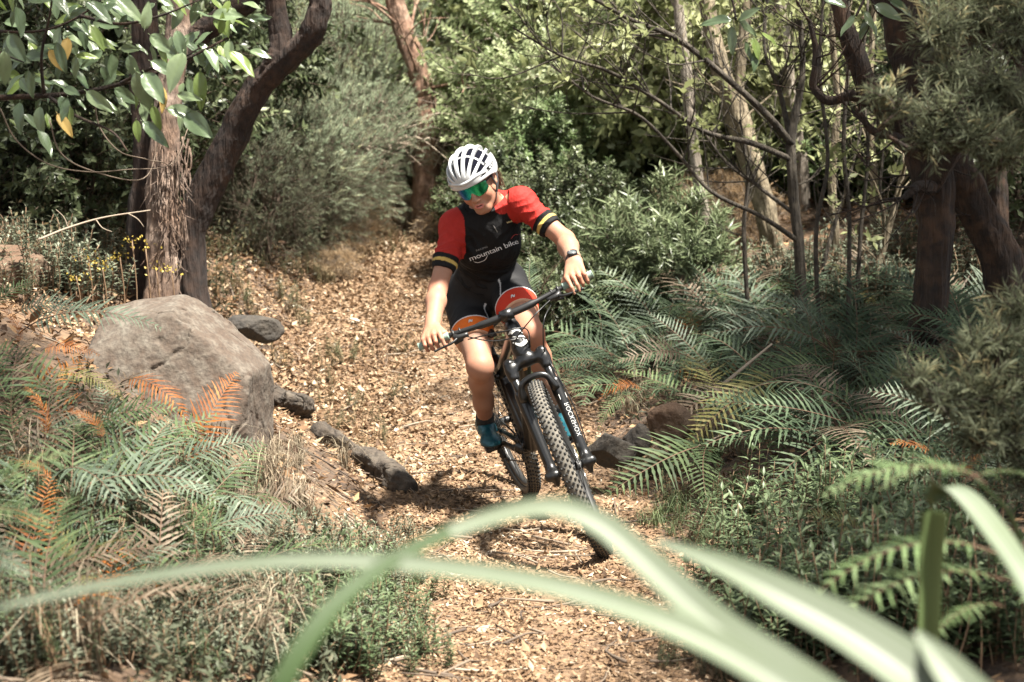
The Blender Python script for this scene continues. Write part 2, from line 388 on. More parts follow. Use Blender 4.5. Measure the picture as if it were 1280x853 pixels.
# wheels
def wheel(name, c, steer):
    X = (lambda q: st(q)) if steer else (lambda q: np.asarray(q))
    f = lambda V: HP + (V - HP) @ SR.T if steer else V
    R, r = .368, .0285
    mb = MB(); ring(mb, c, [0, 1, 0], R - r, r, 96, 20, 0)
    # sidewalls take their own material: faces away from the crown
    V0 = mb.V[0]; F0 = mb.F[0][0]; cc = V0[F0].mean(1); rad = np.hypot(cc[:, 0] - c[0], cc[:, 2] - c[2]) - (R - r)
    mb.F = [(F0[rad > .012], 0), (F0[rad <= .012], 2)]
    nk = 92
    for i in range(nk):
        for row, (ph, w, l, hh) in enumerate([(0.2, .0032, .0040, .0036), (-.2, .0032, .0040, .0036), (.62, .0036, .0044, .0036), (-.62, .0036, .0044, .0036), (1.08, .0042, .0048, .0040), (-1.08, .0042, .0048, .0040)]):
            a = 2 * np.pi * (i + (.5 if row in (1, 2, 3) else 0)) / nk
            e = np.array([math.cos(a), 0, math.sin(a)]); t = np.array([-math.sin(a), 0, math.cos(a)]); y = np.array([0, 1., 0])
            nn = e * math.cos(ph) + y * math.sin(ph); bb = y * math.cos(ph) - e * math.sin(ph)
            p = np.asarray(c) + e * (R - r) + nn * (r + hh * .4)
            box(mb, p, (l, w, hh), np.stack([t, bb, nn], 1), 1, .3)
    mb.V = [f(v) for v in mb.V]
    w = part(name, mb, [M_rub, M_knob, M_side], bike)
    mb = MB(); ring(mb, c, [0, 1, 0], .313, .013, 72, 8); mb.V = [f(v) for v in mb.V]; part("rim", mb, M_matte, w)
    mb = MB(); tube(mb, S([np.asarray(c) + [0, -.05, 0], np.asarray(c) + [0, .05, 0]]) if steer else [np.asarray(c) + [0, -.06, 0], np.asarray(c) + [0, .06, 0]], .017, 14)
    for s in (1, -1): ring(mb, X(np.asarray(c) + [0, s * .032, 0]), SR @ [0, 1, 0] if steer else [0, 1, 0], .024, .004, 24, 6)
    part("hub", mb, M_matte, w)
    mb = MB()
    for i in range(28):
        a = 2 * np.pi * i / 28; s = 1 if i % 2 else -1; a2 = a + (.55 if (i // 2) % 2 else -.55)
        tube(mb, [X(np.asarray(c) + [.026 * math.cos(a2), s * .032, .026 * math.sin(a2)]), X(np.asarray(c) + [.305 * math.cos(a), 0, .305 * math.sin(a)])], .0012, 5)
    part("spokes", mb, M_matte, w)
    mb = MB(); ring(mb, X(np.asarray(c) + [0, .042, 0]), SR @ [0, 1, 0] if steer else [0, 1, 0], .078, .0085, 48, 6, sy=.12)
    for i in range(6):
        a = i * np.pi / 3
        tube(mb, [X(np.asarray(c) + [.02 * math.cos(a), .042, .02 * math.sin(a)]), X(np.asarray(c) + [.072 * math.cos(a + .3), .042, .072 * math.sin(a + .3)])], .004, 6, flat=.4)
    part("brake_disc", mb, M_steel, w)
    return w
wheel("front_wheel", AXF, True); wheel("rear_wheel", AXR, False)
# stem and handlebar
SC = HP + HD * .66 + .055 * HN
mb = MB(); tube(mb, S([HP + HD * .645, HP + HD * .69]), .021, 14)
tube(mb, S([HP + HD * .665, SC]), [.019, .018], 12); tube(mb, S([SC - [0, .026, 0], SC + [0, .026, 0]]), .024, 16)
part("stem", mb, M_black)
bar = S([SC + [-.042, -.37, .012], SC + [-.030, -.24, .008], SC + [-.004, -.09, .0], SC, SC + [-.004, .09, 0], SC + [-.030, .24, .008], SC + [-.042, .37, .012]])
bp = smooth_path(bar, 40)
mb = MB(); tube(mb, bp, [.0112] * 12 + [.0155] * 16 + [.0112] * 12, 14); hb = part("handlebar", mb, M_matte)
GRIP = {}
for s in (1, -1):
    g0 = st(SC + [-.0405, s * .372, .0115]); g1 = st(SC + [-.0315, s * .245, .0085]); GRIP[s] = (bw(g0), bw(g1))
    mb = MB(); P = np.linspace(g0, g1, 24); tube(mb, P, .0158 + .0008 * np.cos(np.arange(24) * np.pi), 14); tube(mb, [g0 + (g0 - g1) * .03, g0], [.0165, .0175], 14)
    part("grip", mb, M_grip)
    # brake: clamp, body, lever
    c0 = st(SC + [-.028, s * .225, .007]); mb = MB(); ring(mb, c0, SR @ [-.08, s, .03], .0135, .005, 20, 8)
    fwd = SR @ np.array([1, 0, 0]); dn = SR @ np.array([0, 0, 1.]); lat = SR @ np.array([0, s, 0])
    tube(mb, smooth_path([c0 + fwd * .012 - dn * .008, c0 + fwd * .030 - dn * .014 - lat * .012, c0 + fwd * .032 - dn * .016 - lat * .055], 8), [.010, .012, .013, .0125, .012, .011, .010, .009], 10)
    tube(mb, [c0 - fwd * .005 - dn * .02, c0 + fwd * .004 - dn * .034 - lat * .01], [.010, .013], 10)
    br = part("brake_lever", mb, M_matte)
    mb = MB(); tube(mb, smooth_path([c0 + fwd * .034 - dn * .016 - lat * .01, c0 + fwd * .052 - dn * .022 + lat * .02, c0 + fwd * .050 - dn * .024 + lat * .07, c0 + fwd * .054 - dn * .025 + lat * .095], 12), [.007, .0065, .006, .0055, .0055, .005, .005, .005, .005, .005, .0055, .006], 8, flat=.7)
    part("lever_blade", mb, M_matte, br)
    mb = MB(); tube(mb, [c0 + lat * -.03 - dn * .012 - fwd * .004, c0 + lat * -.02 - dn * .03 + fwd * .01, c0 + lat * .012 - dn * .036 + fwd * .012], [.008, .010, .006], 8); ring(mb, c0 - lat * .028, SR @ [0, 1, 0], .013, .004, 18, 6)
    part("shifter", mb, M_matte)
# cables
for k, (a, b, c, d) in enumerate([((-.0, -.19, -.01), (.075, -.09, -.06), (.06, .03, -.10), (.0, .03, -.17)), ((0, .19, -.01), (.09, .10, -.03), (.07, .0, -.09), (-.01, -.03, -.15)),
                                  ((.0, .18, -.03), (.09, .13, -.06), (.08, .09, -.15), (.01, .075, -.23)), ((0, -.18, -.03), (.08, -.04, -.04), (.06, .05, -.07), (-.02, .035, -.16))]):
    mb = MB(); tube(mb, smooth_path(S([SC + a, SC + b, SC + c, SC + d]), 24), .0026, 6); part("cable", mb, M_cable)
mb = MB(); tube(mb, smooth_path(S([HP + HD * .43 + ofs + [0.02, .085, 0], HP + HD * .25 + [.02, .105, 0], HP + HD * .06 + [-.02, .095, 0]]), 16), .0026, 6); part("brake_hose", mb, M_cable)
# seat
mb = MB(); tube(mb, [stt - [-.01, 0, .04], [-.215, 0, .80]], .0155, 12); part("seatpost", mb, M_matte)
V, F = solid([cone([-.30, 0, .835], [-.20, 0, .84], .055, .035, k=.04), cone([-.20, 0, .84], [-.05, 0, .83], .030, .018, k=.03), ell([-.31, .05, .835], (.05, .04, .025), k=.03), ell([-.31, -.05, .835], (.05, .04, .025), k=.03), half([0, 0, .82], [0, 0, -1], .01)], .004)
part("saddle", MB().add(V, F), M_matte)
# cranks: level, the left one forward
PED = {}
for s in (1, -1):
    e = BB + [s * .17, s * .083, 0]; mb = MB(); tube(mb, [BB + [0, s * .06, 0], BB + [s * .05, s * .07, 0], e], [.018, .014, .013], 10, flat=.7); part("crank_arm", mb, M_matte)
    pc = BB + [s * .17, s * .135, 0]; PED[s] = pc
    mb = MB(); tube(mb, [e, pc + [0, s * .03, 0]], .007, 8); box(mb, pc, (.034, .032, .009)); part("pedal", mb, M_matte)
mb = MB(); ring(mb, BB - [0, .05, 0], [0, 1, 0], .062, .006, 40, 6, sy=.3)
for i in range(5):
    a = i * 2 * np.pi / 5; tube(mb, [BB - [0, .05, 0], BB + [.06 * math.cos(a), -.05, .06 * math.sin(a)]], .006, 6)
part("chainring", mb, M_matte)
mb = MB()
for k in range(6): ring(mb, AXR - [0, .020 + .005 * k, 0], [0, 1, 0], .080 - .010 * k, .004, 36, 5, sy=.3)
part("cassette", mb, M_steel)
mb = MB(); tube(mb, [BB + [0, -.05, .065], AXR + [0, -.04, .05]], .0035, 6, flat=1.4); tube(mb, [BB + [0, -.05, -.065], [-.38, -.045, .20], [-.43, -.045, .23], AXR + [.03, -.045, -.04]], .0035, 6); part("chain", mb, M_matte)
mb = MB(); tube(mb, [AXR + [0, -.075, -.02], [-.44, -.075, .30], [-.40, -.06, .21]], [.014, .016, .010], 8); ring(mb, [-.395, -.05, .205], [0, 1, 0], .018, .005, 20, 6); ring(mb, [-.43, -.05, .27], [0, 1, 0], .016, .005, 20, 6); part("derailleur", mb, M_matte)
# emblem and lettering
def text_mesh(body, size, bold=0., sub=3, space=1.):
    cu = bpy.data.curves.new("t", 'FONT'); cu.body = body; cu.size = size; cu.offset = bold; cu.space_character = space; cu.align_x = 'CENTER'; cu.align_y = 'CENTER'; cu.resolution_u = 4
    o = bpy.data.objects.new("t", cu); COL.objects.link(o); dg = bpy.context.evaluated_depsgraph_get()
    me = bpy.data.meshes.new_from_object(o.evaluated_get(dg)); bpy.data.objects.remove(o); bpy.data.curves.remove(cu)
    import bmesh
    bm = bmesh.new(); bm.from_mesh(me); bmesh.ops.remove_doubles(bm, verts=bm.verts, dist=1e-5); bmesh.ops.triangulate(bm, faces=bm.faces)
    if sub: bmesh.ops.subdivide_edges(bm, edges=[e for e in bm.edges if e.calc_length() > size * .12], cuts=sub, use_grid_fill=False); bmesh.ops.triangulate(bm, faces=bm.faces)
    bm.verts.ensure_lookup_table(); V = np.array([v.co[:] for v in bm.verts]); F = np.array([[v.index for v in f.verts] for f in bm.faces]); bm.free(); bpy.data.meshes.remove(me)
    return V, F
def project(V, F, origin, ex, ey, target, name, material, parent, off=.0016, back=None):
    """lays flat print onto a surface: V.xy in the plane ex, ey at origin, cast against the target mesh"""
    ex = np.asarray(ex, float); ey = np.asarray(ey, float); n = nrm(np.cross(ex, ey)) if back is None else nrm(back)
    tv = np.empty(len(target.vertices) * 3); target.vertices.foreach_get("co", tv); tv = tv.reshape(-1, 3)
    bvh = BVHTree.FromPolygons([tuple(v) for v in tv], [tuple(p.vertices) for p in target.polygons])
    W = np.asarray(origin) + V[:, :1] * ex + V[:, 1:2] * ey; keep = np.ones(len(W), bool)
    for i, w in enumerate(W):
        loc, no, _, _ = bvh.ray_cast(Vector(w + n * .15), Vector(-n), .4)
        if loc is None: keep[i] = False
        else: W[i] = np.array(loc) + np.array(no if no.dot(Vector(n)) > 0 else -no) * off
    F = F[keep[F].all(1)]
    if len(F): return part(name, MB().add(W, F), material, parent, smooth=False)
fm = frame.data
def S_emblem():
    mb = MB(); out = []
    for sg in (1, -1):
        P = smooth_path(np.array([[.36, .16, 0], [.05, .46, 0], [-.30, .34, 0], [-.30, .10, 0], [.0, -.06, 0]]) * sg, 16); T = np.gradient(P, axis=0); T /= np.linalg.norm(T, axis=1)[:, None]
        Nn = np.stack([-T[:, 1], T[:, 0], 0 * T[:, 0]], 1); w = np.interp(np.linspace(0, 1, 16), [0, .3, .8, 1], [.02, .105, .10, .03])[:, None]
        V = np.concatenate([P + Nn * w, P - Nn * w]); F = np.array([[i, i + 1, 17 + i, 16 + i] for i in range(15)]); mb.add(V, F)
    V = np.concatenate(mb.V); F = np.concatenate([f for f, _ in mb.F]); return V, F
V, F = S_emblem()
project(V * .072, F, HP + HD * .565 + HN * .03, [0, 1, 0], HD, fm, "head_tube_emblem", M_white, frame, back=HN)
def leg_print(body, size, u0, leg, s, bold=.004):
    V, F = text_mesh(body, size, bold, 1)
    b = SR @ nrm(np.array([.9, s * .45, 0])); ey = nrm(np.cross(SR @ HD, b)); 
    project(V, F, st(HP + HD * u0 + ofs + [0, s * .072, 0]), -(SR @ HD), -ey, leg.data, "fork_lettering", M_white, fork, off=.0012, back=b)
leg_print("ROCKSHOX", .026, .185, lowers[0], 1, -.0004)
V = np.array([[-.5, -.5, 0], [.5, -.5, 0], [.5, .5, 0], [-.5, .5, 0]]) * [.022, .03, 1]; F = np.array([[0, 1, 2, 3]])
for s in (1,):
    b = SR @ nrm(np.array([.9, s * .45, 0])); ey = nrm(np.cross(SR @ HD, b)); project(V, F, st(HP + HD * .285 + ofs + [0, s * .072, 0]), -(SR @ HD), -ey, lowers[0 if s > 0 else 1].data, "fork_badge", M_white, fork, off=.0012, back=b)
# down tube lettering and amber flash
dt0, dt1 = htb + HD * .02 + [-.02, 0, 0], np.array([.05, 0, .345]); dd = nrm(dt1 - dt0); dn_ = nrm(np.cross(dd, [0, 1, 0])); dn_ = dn_ if dn_[0] > 0 else -dn_
V, F = text_mesh("SCOTT", .052, .002, 2)
for s in (1, -1):
    b = nrm(np.array([0, s, 0]) + dn_ * .7); project(V, F, dt0 + (dt1 - dt0) * .5, dd, nrm(np.cross(b, dd)), fm, "down_tube_lettering", M_white, frame, back=b)
V = np.array([[-.5, -.5, 0], [.5, -.5, 0], [.5, .5, 0], [-.5, .5, 0]]) * [.05, .016, 1]
project(V, F[:0] if False else np.array([[0, 1, 2, 3]]), dt0 + (dt1 - dt0) * .12, dd, [0, 1, 0], fm, "amber_flash", M_gold, frame, back=dn_)
# ------------------------------------------------------------------ rider
J = {k: at(*v) for k, v in dict(
    shR=(569, 283, 6.62), elR=(547, 362, 6.50), wrR=(540, 412, 6.305), shL=(651, 254, 6.60), elL=(707, 300, 6.49), wrL=(718, 329, 6.285),
    neck=(612, 260, 6.64), head=(596, 228, 6.50), hipR=(583, 377, 6.92), hipL=(631, 354, 6.88),
    knR=(600, 458, 6.62), anR=(607, 530, 6.93), knL=(663, 416, 6.52), anL=(699, 520, 6.69)).items()}
hipc = (J['hipR'] + J['hipL']) / 2; shc = (J['shR'] + J['shL']) / 2
root_p = np.array([-.08, 6.72, .06])
rider = obj("person", None, loc=root_p)
tag(rider, "woman in a red and black jersey and white helmet riding the mountain bike", "person")
def vnormals(V, F):
    a = V[F[:, 2]] - V[F[:, 0]]; b = V[F[:, 3]] - V[F[:, 1]]; fn = np.cross(a, b); N = np.zeros_like(V)
    for i in range(4): np.add.at(N, F[:, i], fn)
    return N / (np.linalg.norm(N, axis=1)[:, None] + 1e-12)
def folds(V, F, amp, spots):
    """cloth creases: ridges running across each given axis, strongest near the given points"""
    d = np.zeros(len(V))
    for c, ax, rad, wl in spots:
        q = V - np.asarray(c); w = np.exp(-(q * q).sum(1) / rad ** 2); d += w * (1 - 2 * np.abs(np.sin(np.pi * (q @ nrm(ax)) / wl + 2.2 * fbm(V * 9, 2))) ** .8)
    return V + vnormals(V, F) * (amp * d)[:, None]
def rpart(name, V, F, mats, parent=rider, col=None, smooth=True):
    return obj(name, MB().add(np.asarray(V) - root_p, F).mesh(name, mats, col=col, smooth=smooth), parent)
def torso_axes(lat):
    S_ = nrm(shc - hipc); L_ = lat - S_ * (lat @ S_); L_ = nrm(L_); return np.stack([L_, np.cross(L_, S_), S_], 1)     # lateral, front, spine
TA = torso_axes(nrm(J['shL'] - J['shR']) + .6 * nrm(J['hipL'] - J['hipR']))
tp = lambda l, f, s: hipc + (shc - hipc) * s + TA[:, 0] * l + TA[:, 1] * f
# head axes: x her left, y forward, z up
yaw, pit, rol = math.radians(-13), math.radians(26), math.radians(-21)
fh = np.array([math.sin(yaw) * math.cos(pit), -math.cos(yaw) * math.cos(pit), -math.sin(pit)]); lh = nrm(np.cross([0, 0, 1.], fh)) * 1.0
lh = nrm(np.cross(fh, [0, 0, 1.])) ; lh = lh if lh[0] > 0 else -lh
uh = np.cross(lh, fh); uh = uh if uh[2] > 0 else -uh
Rr = rotm(fh, -rol); lh2, uh2 = Rr @ lh, Rr @ uh
if uh2[0] > 0: Rr = rotm(fh, rol); lh2, uh2 = Rr @ lh, Rr @ uh
HM = np.stack([lh2, fh, uh2], 1); HC = J['head']
hd_ = lambda x, y, z: HC + HM @ np.array([x, y, z])
def limb_parts(g=0., which='all'):
    """arm and leg bones with the flesh round them, g = how much larger (for cloth)"""
    P = []
    for s in 'RL':
        sh, el, wr = J['sh' + s], J['el' + s], J['wr' + s]
        if which in ('all', 'up'):
            P += [cone(sh, sh + (el - sh) * .55, .048 + g, .043 + g, k=.03), cone(sh + (el - sh) * .5, el, .043 + g, .037 + g, k=.02)]
        if which == 'all':
            m = el + (wr - el) * .3
            P += [cone(el, m, .037, .041, k=.02), cone(m, wr, .041, .0265, k=.02)]
    return P
def legs(g=0., full=True):
    P = []
    for s in 'RL':
        hi, kn, an = J['hip' + s], J['kn' + s], J['an' + s]; m = hi + (kn - hi) * .45
        P += [cone(hi, m, .090 + g, .077 + g, k=.04), cone(m, kn, .077 + g, .054 + g, k=.03)]
        if full:
            fw_ = nrm(np.cross(np.cross(an - kn, kn - hi), an - kn)); fw_ = fw_ if fw_[1] < 0 else -fw_
            c = kn + (an - kn) * .30 - fw_ * .016
            P += [ell(kn + fw_ * .014, (.040, .040, .044), k=.03), cone(kn, c, .050, .052, k=.03), cone(c, kn + (an - kn) * .62, .051, .040, k=.025), cone(kn + (an - kn) * .6, an, .041, .032, k=.03)]
    return P
def torso(g=0.):
    e = lambda l, f, s, r, k=.05: ell(tp(l, f, s), np.array(r) + g, TA, k=k)
    P = [e(0, .0, .05, (.150, .108, .125)), e(0, .005, .33, (.118, .088, .15)), e(0, .005, .68, (.138, .100, .165)), e(0, -.02, .90, (.125, .075, .09)),
         e(.062, .068, .66, (.058, .045, .058), .04), e(-.062, .068, .66, (.058, .045, .058), .04),
         e(.075, -.06, -.03, (.085, .085, .09), .05), e(-.075, -.06, -.03, (.085, .085, .09), .05)]
    for s in 'RL': P += [cone(J['neck'] + TA[:, 1] * -.01, J['sh' + s], .045 + g, .050 + g, k=.05), ell(J['sh' + s], np.array((.056, .056, .056)) + g, k=.04)]
    return P
body = torso(-.006) + limb_parts() + legs()
# hands on the grips
def hand(sd):
    s = 1 if sd == 'L' else -1; g0, g1 = GRIP[s]; gc = (g0 + g1) / 2 + (g0 - g1) * .02; ax = nrm(g0 - g1)      # outward along the grip
    wr = J['wr' + sd]; f = BR @ SR @ np.array([1, 0, 0]); f = nrm(f - ax * (f @ ax)); u = np.cross(ax, f); u = u if u[2] > 0 else -u
    a = math.radians(-14 if sd == 'R' else 8); f, u = f * math.cos(a) + u * math.sin(a), u * math.cos(a) - f * math.sin(a)
    P = [cone(J['el' + sd] + (wr - J['el' + sd]) * .8, wr, .029, .027, k=.02)]
    lens = [1.0, 1.07, 1.0, .84]
    for i, o in enumerate((-.036, -.0122, .0115, .034)):                                                    # index innermost
        kn = gc + ax * o + u * (.030 - .003 * abs(i - 1)) + f * .006
        root = wr + ax * o * .55 + u * .004 + f * .006
        P.append(cone(root, kn, .0150, .0118, k=.012))
        L = lens[i]
        if (sd == 'L' and i < 2) or (sd == 'R' and i == 0):                                                # fingers laid over the brake lever
            if sd == 'L': p1 = kn + f * .030 * L + u * -.016; p2 = p1 + f * .014 - u * .026 * L; p3 = p2 - f * .0 - u * .024 * L
            else: p1 = kn + f * .032 - u * .012 - ax * .004; p2 = p1 + f * .010 - u * .024 - ax * .002; p3 = p2 - f * .004 - u * .020
        else:
            p1 = gc + ax * o + f * .030 * (.6 + .4 * L) + u * .010; p2 = gc + ax * o + f * .027 * L - u * .017; p3 = gc + ax * o + f * .004 - u * .029
        r = .0082 if i < 3 else .0073
        P += [cone(kn, p1, .0108, r + .0006, k=.003), cone(p1, p2, r + .0004, r - .0004, k=.003), cone(p2, p3, r - .0004, r - .0016, k=.003)]
    t0 = wr - ax * .020 + f * .004; t1 = gc - ax * .052 + u * .012 - f * .014; t2 = gc - ax * .052 - u * .016 + f * .000; t3 = gc - ax * .040 - u * .027 + f * .016
    P += [cone(t0, t1, .017, .0125, k=.014), cone(t1, t2, .0118, .0102, k=.005), cone(t2, t3, .0102, .0085, k=.004)]
    return P
# head and face
def HE(x, y, z, r, k=.02, op='u'): return ell(hd_(x, y, z), r, HM, k, op)
def HCn(a, b, ra, rb=None, k=.012, op='u'): return cone(hd_(*a), hd_(*b), ra, rb, k, op)
head = [HE(0, -.012, .035, (.073, .092, .085), .03), HE(0, .030, -.025, (.058, .058, .080), .03), HCn((.048, .0, -.052), (.016, .062, -.092), .022, .019, .025), HCn((-.048, .0, -.052), (-.016, .062, -.092), .022, .019, .025),
        HCn((-.012, .066, -.096), (.012, .066, -.096), .017, k=.02), HE(.034, .060, -.034, (.026, .024, .026), .025), HE(-.034, .060, -.034, (.026, .024, .026), .025),
        HCn((-.034, .075, .022), (.034, .075, .022), .013, k=.02), HCn((0, .084, .004), (0, .105, -.034), .0085, .0100, .014), HE(0, .103, -.039, (.012, .011, .009), .008), HE(.012, .092, -.041, (.008, .010, .007), .008), HE(-.012, .092, -.041, (.008, .010, .007), .008),
        HE(.031, .078, .003, (.013, .010, .010), .01), HE(-.031, .078, .003, (.013, .010, .010), .01), HE(0, .082, -.066, (.026, .014, .018), .018),
        HCn((-.020, .086, -.0655), (0, .0955, -.0625), .0042, .0058, .004), HCn((.020, .086, -.0655), (0, .0955, -.0625), .0042, .0058, .004),
        HCn((-.018, .086, -.0725), (0, .0935, -.0755), .0046, .0066, .004), HCn((.018, .086, -.0725), (0, .0935, -.0755), .0046, .0066, .004),
        HE(0, .097, -.0688, (.015, .010, .0022), .002, 's'),
        HE(.073, -.012, -.012, (.009, .018, .030), .008), HE(-.073, -.012, -.012, (.009, .018, .030), .008), HE(.082, -.008, -.008, (.006, .010, .018), .004, 's'), HE(-.082, -.008, -.008, (.006, .010, .018), .004, 's'),
        cone(hd_(0, -.025, -.05), J['neck'] + TA[:, 1] * -.005, .054, .058, .03)]
V, F = solid(body + hand('R') + hand('L') + head, .0032)
q = (V - HC) @ HM; col = np.tile([.29, .152, .100], (len(V), 1)); inhead = (np.abs(q) < [.09, .14, .13]).all(1)
n_ = fbm(V * 14, 3)[:, None]; col = col * (1 + .07 * n_) + np.array([.03, -.005, -.008]) * fbm(V * 6 + 9, 2)[:, None]
lip = inhead & (np.abs(q[:, 0]) < .022) & (q[:, 1] > .080) & (q[:, 2] < -.0590) & (q[:, 2] > -.083) & (np.hypot(q[:, 0] / .022, (q[:, 2] + .0695) / .0125) < 1)
col[lip] = [.42, .155, .13]; gap = inhead & (np.abs(q[:, 0]) < .013) & (np.abs(q[:, 2] + .0690) < .0022) & (q[:, 1] > .07); col[gap] = [.10, .03, .03]
cheek = inhead & (q[:, 1] > .03); col[cheek] += np.array([.04, -.01, -.012]) * np.exp(-(((np.abs(q[cheek, 0]) - .038) / .02) ** 2 + ((q[cheek, 2] + .035) / .02) ** 2))[:, None]
for s in 'RL':                                                                                          # knees, elbows and knuckles redder, shins darkened to imitate shade
    for c, rad, tint_ in ((J['kn' + s], .06, (.05, -.012, -.016)), (J['el' + s], .05, (.04, -.012, -.014)), ((GRIP[1 if s == 'L' else -1][0] + GRIP[1 if s == 'L' else -1][1]) / 2, .06, (.05, -.015, -.018))):
        col = col + np.array(tint_) * np.exp(-((V - c) ** 2).sum(1) / rad ** 2)[:, None]
    col = col * (1 - .16 * np.exp(-(((V - (J['kn' + s] * .4 + J['an' + s] * .6)) ** 2).sum(1)) / .16 ** 2))[:, None]
M_skin = mat("skin", attr=True, rough=.58, sss=.12, spec=.28, bump=(180, .15, .002, (1, 1, 1)))
bodyo = rpart("body", V, F, M_skin, col=col)
# jersey
CUFF = .70; jer = torso(.007) + limb_parts(.008, 'up') + [cone(hd_(0, -.03, -.085), J['neck'], .060, .068, .03)]
ua = {s: J['el' + s] - J['sh' + s] for s in 'RL'}
def cuffcut(s):                                                                                         # sleeve ends in a clean ring
    a = J['sh' + s]; d = nrm(ua[s]); p = a + ua[s] * CUFF
    def f(x, y, z):
        t = (x - p[0]) * d[0] + (y - p[1]) * d[1] + (z - p[2]) * d[2]
        ab = ua[s]; L = ab @ ab; tt = np.clip(((x - a[0]) * ab[0] + (y - a[1]) * ab[1] + (z - a[2]) * ab[2]) / L, 0, 1.4)
        r = np.sqrt((x - a[0] - tt * ab[0]) ** 2 + (y - a[1] - tt * ab[1]) ** 2 + (z - a[2] - tt * ab[2]) ** 2)
        return np.where(r < .10, t, -.02 + 0 * t)
    return f, None, None, .003, 'i'
nk = J['neck'] + (hd_(0, -.02, -.05) - J['neck']) * .42
ncut = (lambda n_: (lambda x, y, z: np.where((x - nk[0]) ** 2 + (y - nk[1]) ** 2 + (z - nk[2]) ** 2 < .10 ** 2, (x - nk[0]) * n_[0] + (y - nk[1]) * n_[1] + (z - nk[2]) * n_[2], -.02)))(nrm(hd_(0, -.02, -.05) - J['neck'] - TA[:, 1] * .03))
V, F = solid(jer + [cuffcut('R'), cuffcut('L'), (ncut, None, None, .003, 'i')], .003)
l = (V - shc) @ TA[:, 0]; f_ = (V - shc) @ TA[:, 1]; sp = ((V - hipc) @ TA[:, 2]) / np.linalg.norm(shc - hipc)
RED = np.array([.30, .019, .014]); BLK = np.array([.0045, .0045, .005]); YEL = np.array([.40, .28, .08]); GRY = np.array([.36, .36, .37])
col = np.tile(BLK, (len(V), 1)); hs = np.linalg.norm(J['shL'] - J['shR']) / 2
for s, sg in (('R', -1), ('L', 1)):
    d = nrm(ua[s]); a = J['sh' + s]; t = (V - a) @ d; rr = np.linalg.norm(V - a - np.clip(t, 0, 9)[:, None] * d, axis=1); L = np.linalg.norm(ua[s]) * CUFF
    out = (V - a) @ (TA[:, 0] * sg)
    red = ((rr < .082) & (out > -.052 + (.02 if s == 'R' else -.02)) & (t > -.10)) & ~((out < -.02) & (f_ > .10))
    if s == 'L': red |= (out > -.115) & (sp > 1.03) & (f_ < .045) & (rr < .17)
    else: red &= ~((f_ < -.045) & (t < .06))
    col[red] = RED
    cu = (t > L - .058) & (rr < .08); col[cu] = BLK; col[cu & (t > L - .037) & (t < L - .022)] = YEL
col *= 1 + .08 * fbm(V * 30, 2)[:, None]
M_lycra = mat("jersey_cloth", attr=True, rough=.75, spec=.2, bump=(16, .7, .03, (1, 1, .6)))
V = folds(V, F, .0042, [(J['elR'] * .45 + J['shR'] * .55, ua['R'] + TA[:, 0] * .12, .085, .034), (J['elL'] * .4 + J['shL'] * .6, ua['L'] - TA[:, 2] * .15, .085, .034), (tp(-.10, .06, .80), TA[:, 2] + TA[:, 0], .08, .036), (tp(.10, .06, .80), TA[:, 2] - TA[:, 0], .08, .036), (tp(0, .09, .30), TA[:, 2] + TA[:, 0] * .25, .13, .045), (tp(-.11, .03, .25), TA[:, 2] - TA[:, 0] * .4, .09, .04), (tp(.11, .03, .25), TA[:, 2] + TA[:, 0] * .4, .09, .04)])
jersey = rpart("jersey", V, F, M_lycra, col=col)
# zip and print
zx = nrm(np.cross(TA[:, 0], TA[:, 1]))
zp = [shc + TA[:, 1] * .3 - TA[:, 2] * u + TA[:, 0] * .012 for u in (0.02, .05, .08, .11)]
V, F = text_mesh("mountain bike", .040, -.0002, 2, .96)
ex = at(651, 297, 6.5) - at(591, 325, 6.5); ex = nrm(ex - TA[:, 1] * (ex @ TA[:, 1])); ey = nrm(np.cross(TA[:, 1], ex)); ey = ey if ey[2] > 0 else -ey
def jprint(V, F, px, py, name, m, tgt=None, ex_=None, ey_=None, back=None, Y=6.48):
    o = at(px, py, Y) - root_p
    return project(V, F, o, ex if ex_ is None else ex_, ey if ey_ is None else ey_, (tgt or jersey).data, name, m, tgt or jersey, off=.0022, back=TA[:, 1] if back is None else back)
M_print = mat("jersey_print_white", (.62, .62, .62), .6); M_pr2 = mat("jersey_print_red", (.45, .05, .04), .6); M_pr3 = mat("jersey_print_dim", (.20, .20, .20), .6); M_prY = mat("jersey_print_gold", (.45, .38, .2), .6)
vd = nrm(CAM - at(620, 310, 6.5))
jprint(V, F, 617, 313, "chest_lettering", M_print, back=vd)
def stroke(pts, w):
    P = smooth_path(np.array([[*p, 0] for p in pts]), 24); T = np.gradient(P, axis=0); T /= np.linalg.norm(T, axis=1)[:, None]; Nn = np.stack([-T[:, 1], T[:, 0], 0 * T[:, 0]], 1)
    ww = (w * np.interp(np.linspace(0, 1, 24), [0, .2, .8, 1], [.3, 1, 1, .3]))[:, None]
    return np.concatenate([P + Nn * ww, P - Nn * ww]), np.array([[i, i + 1, 25 + i, 24 + i] for i in range(23)])
jprint(*stroke([(-.035, -.012), (-.02, -.026), (.01, -.026), (.032, -.006)], .0014), 600, 321, "chest_swoosh", M_print, back=vd)
jprint(*stroke([(-.02, -.004), (.0, .010), (.022, .006)], .0012), 644, 296, "chest_red_arc", M_pr2, back=vd)
V, F = text_mesh("RACING", .014, 0, 1); jprint(V, F, 602, 311, "chest_small_print", M_pr3, back=vd)
V, F = text_mesh("RIDE", .012, .0004, 1); jprint(V, F, 637, 277, "collar_print", M_prY, back=vd)
jprint(*stroke([(0, 0.022), (.001, .0), (.002, -.022)], .0020), 619, 286, "zip", mat("zip_metal", (.3, .3, .3), .4, metal=.8), back=vd)
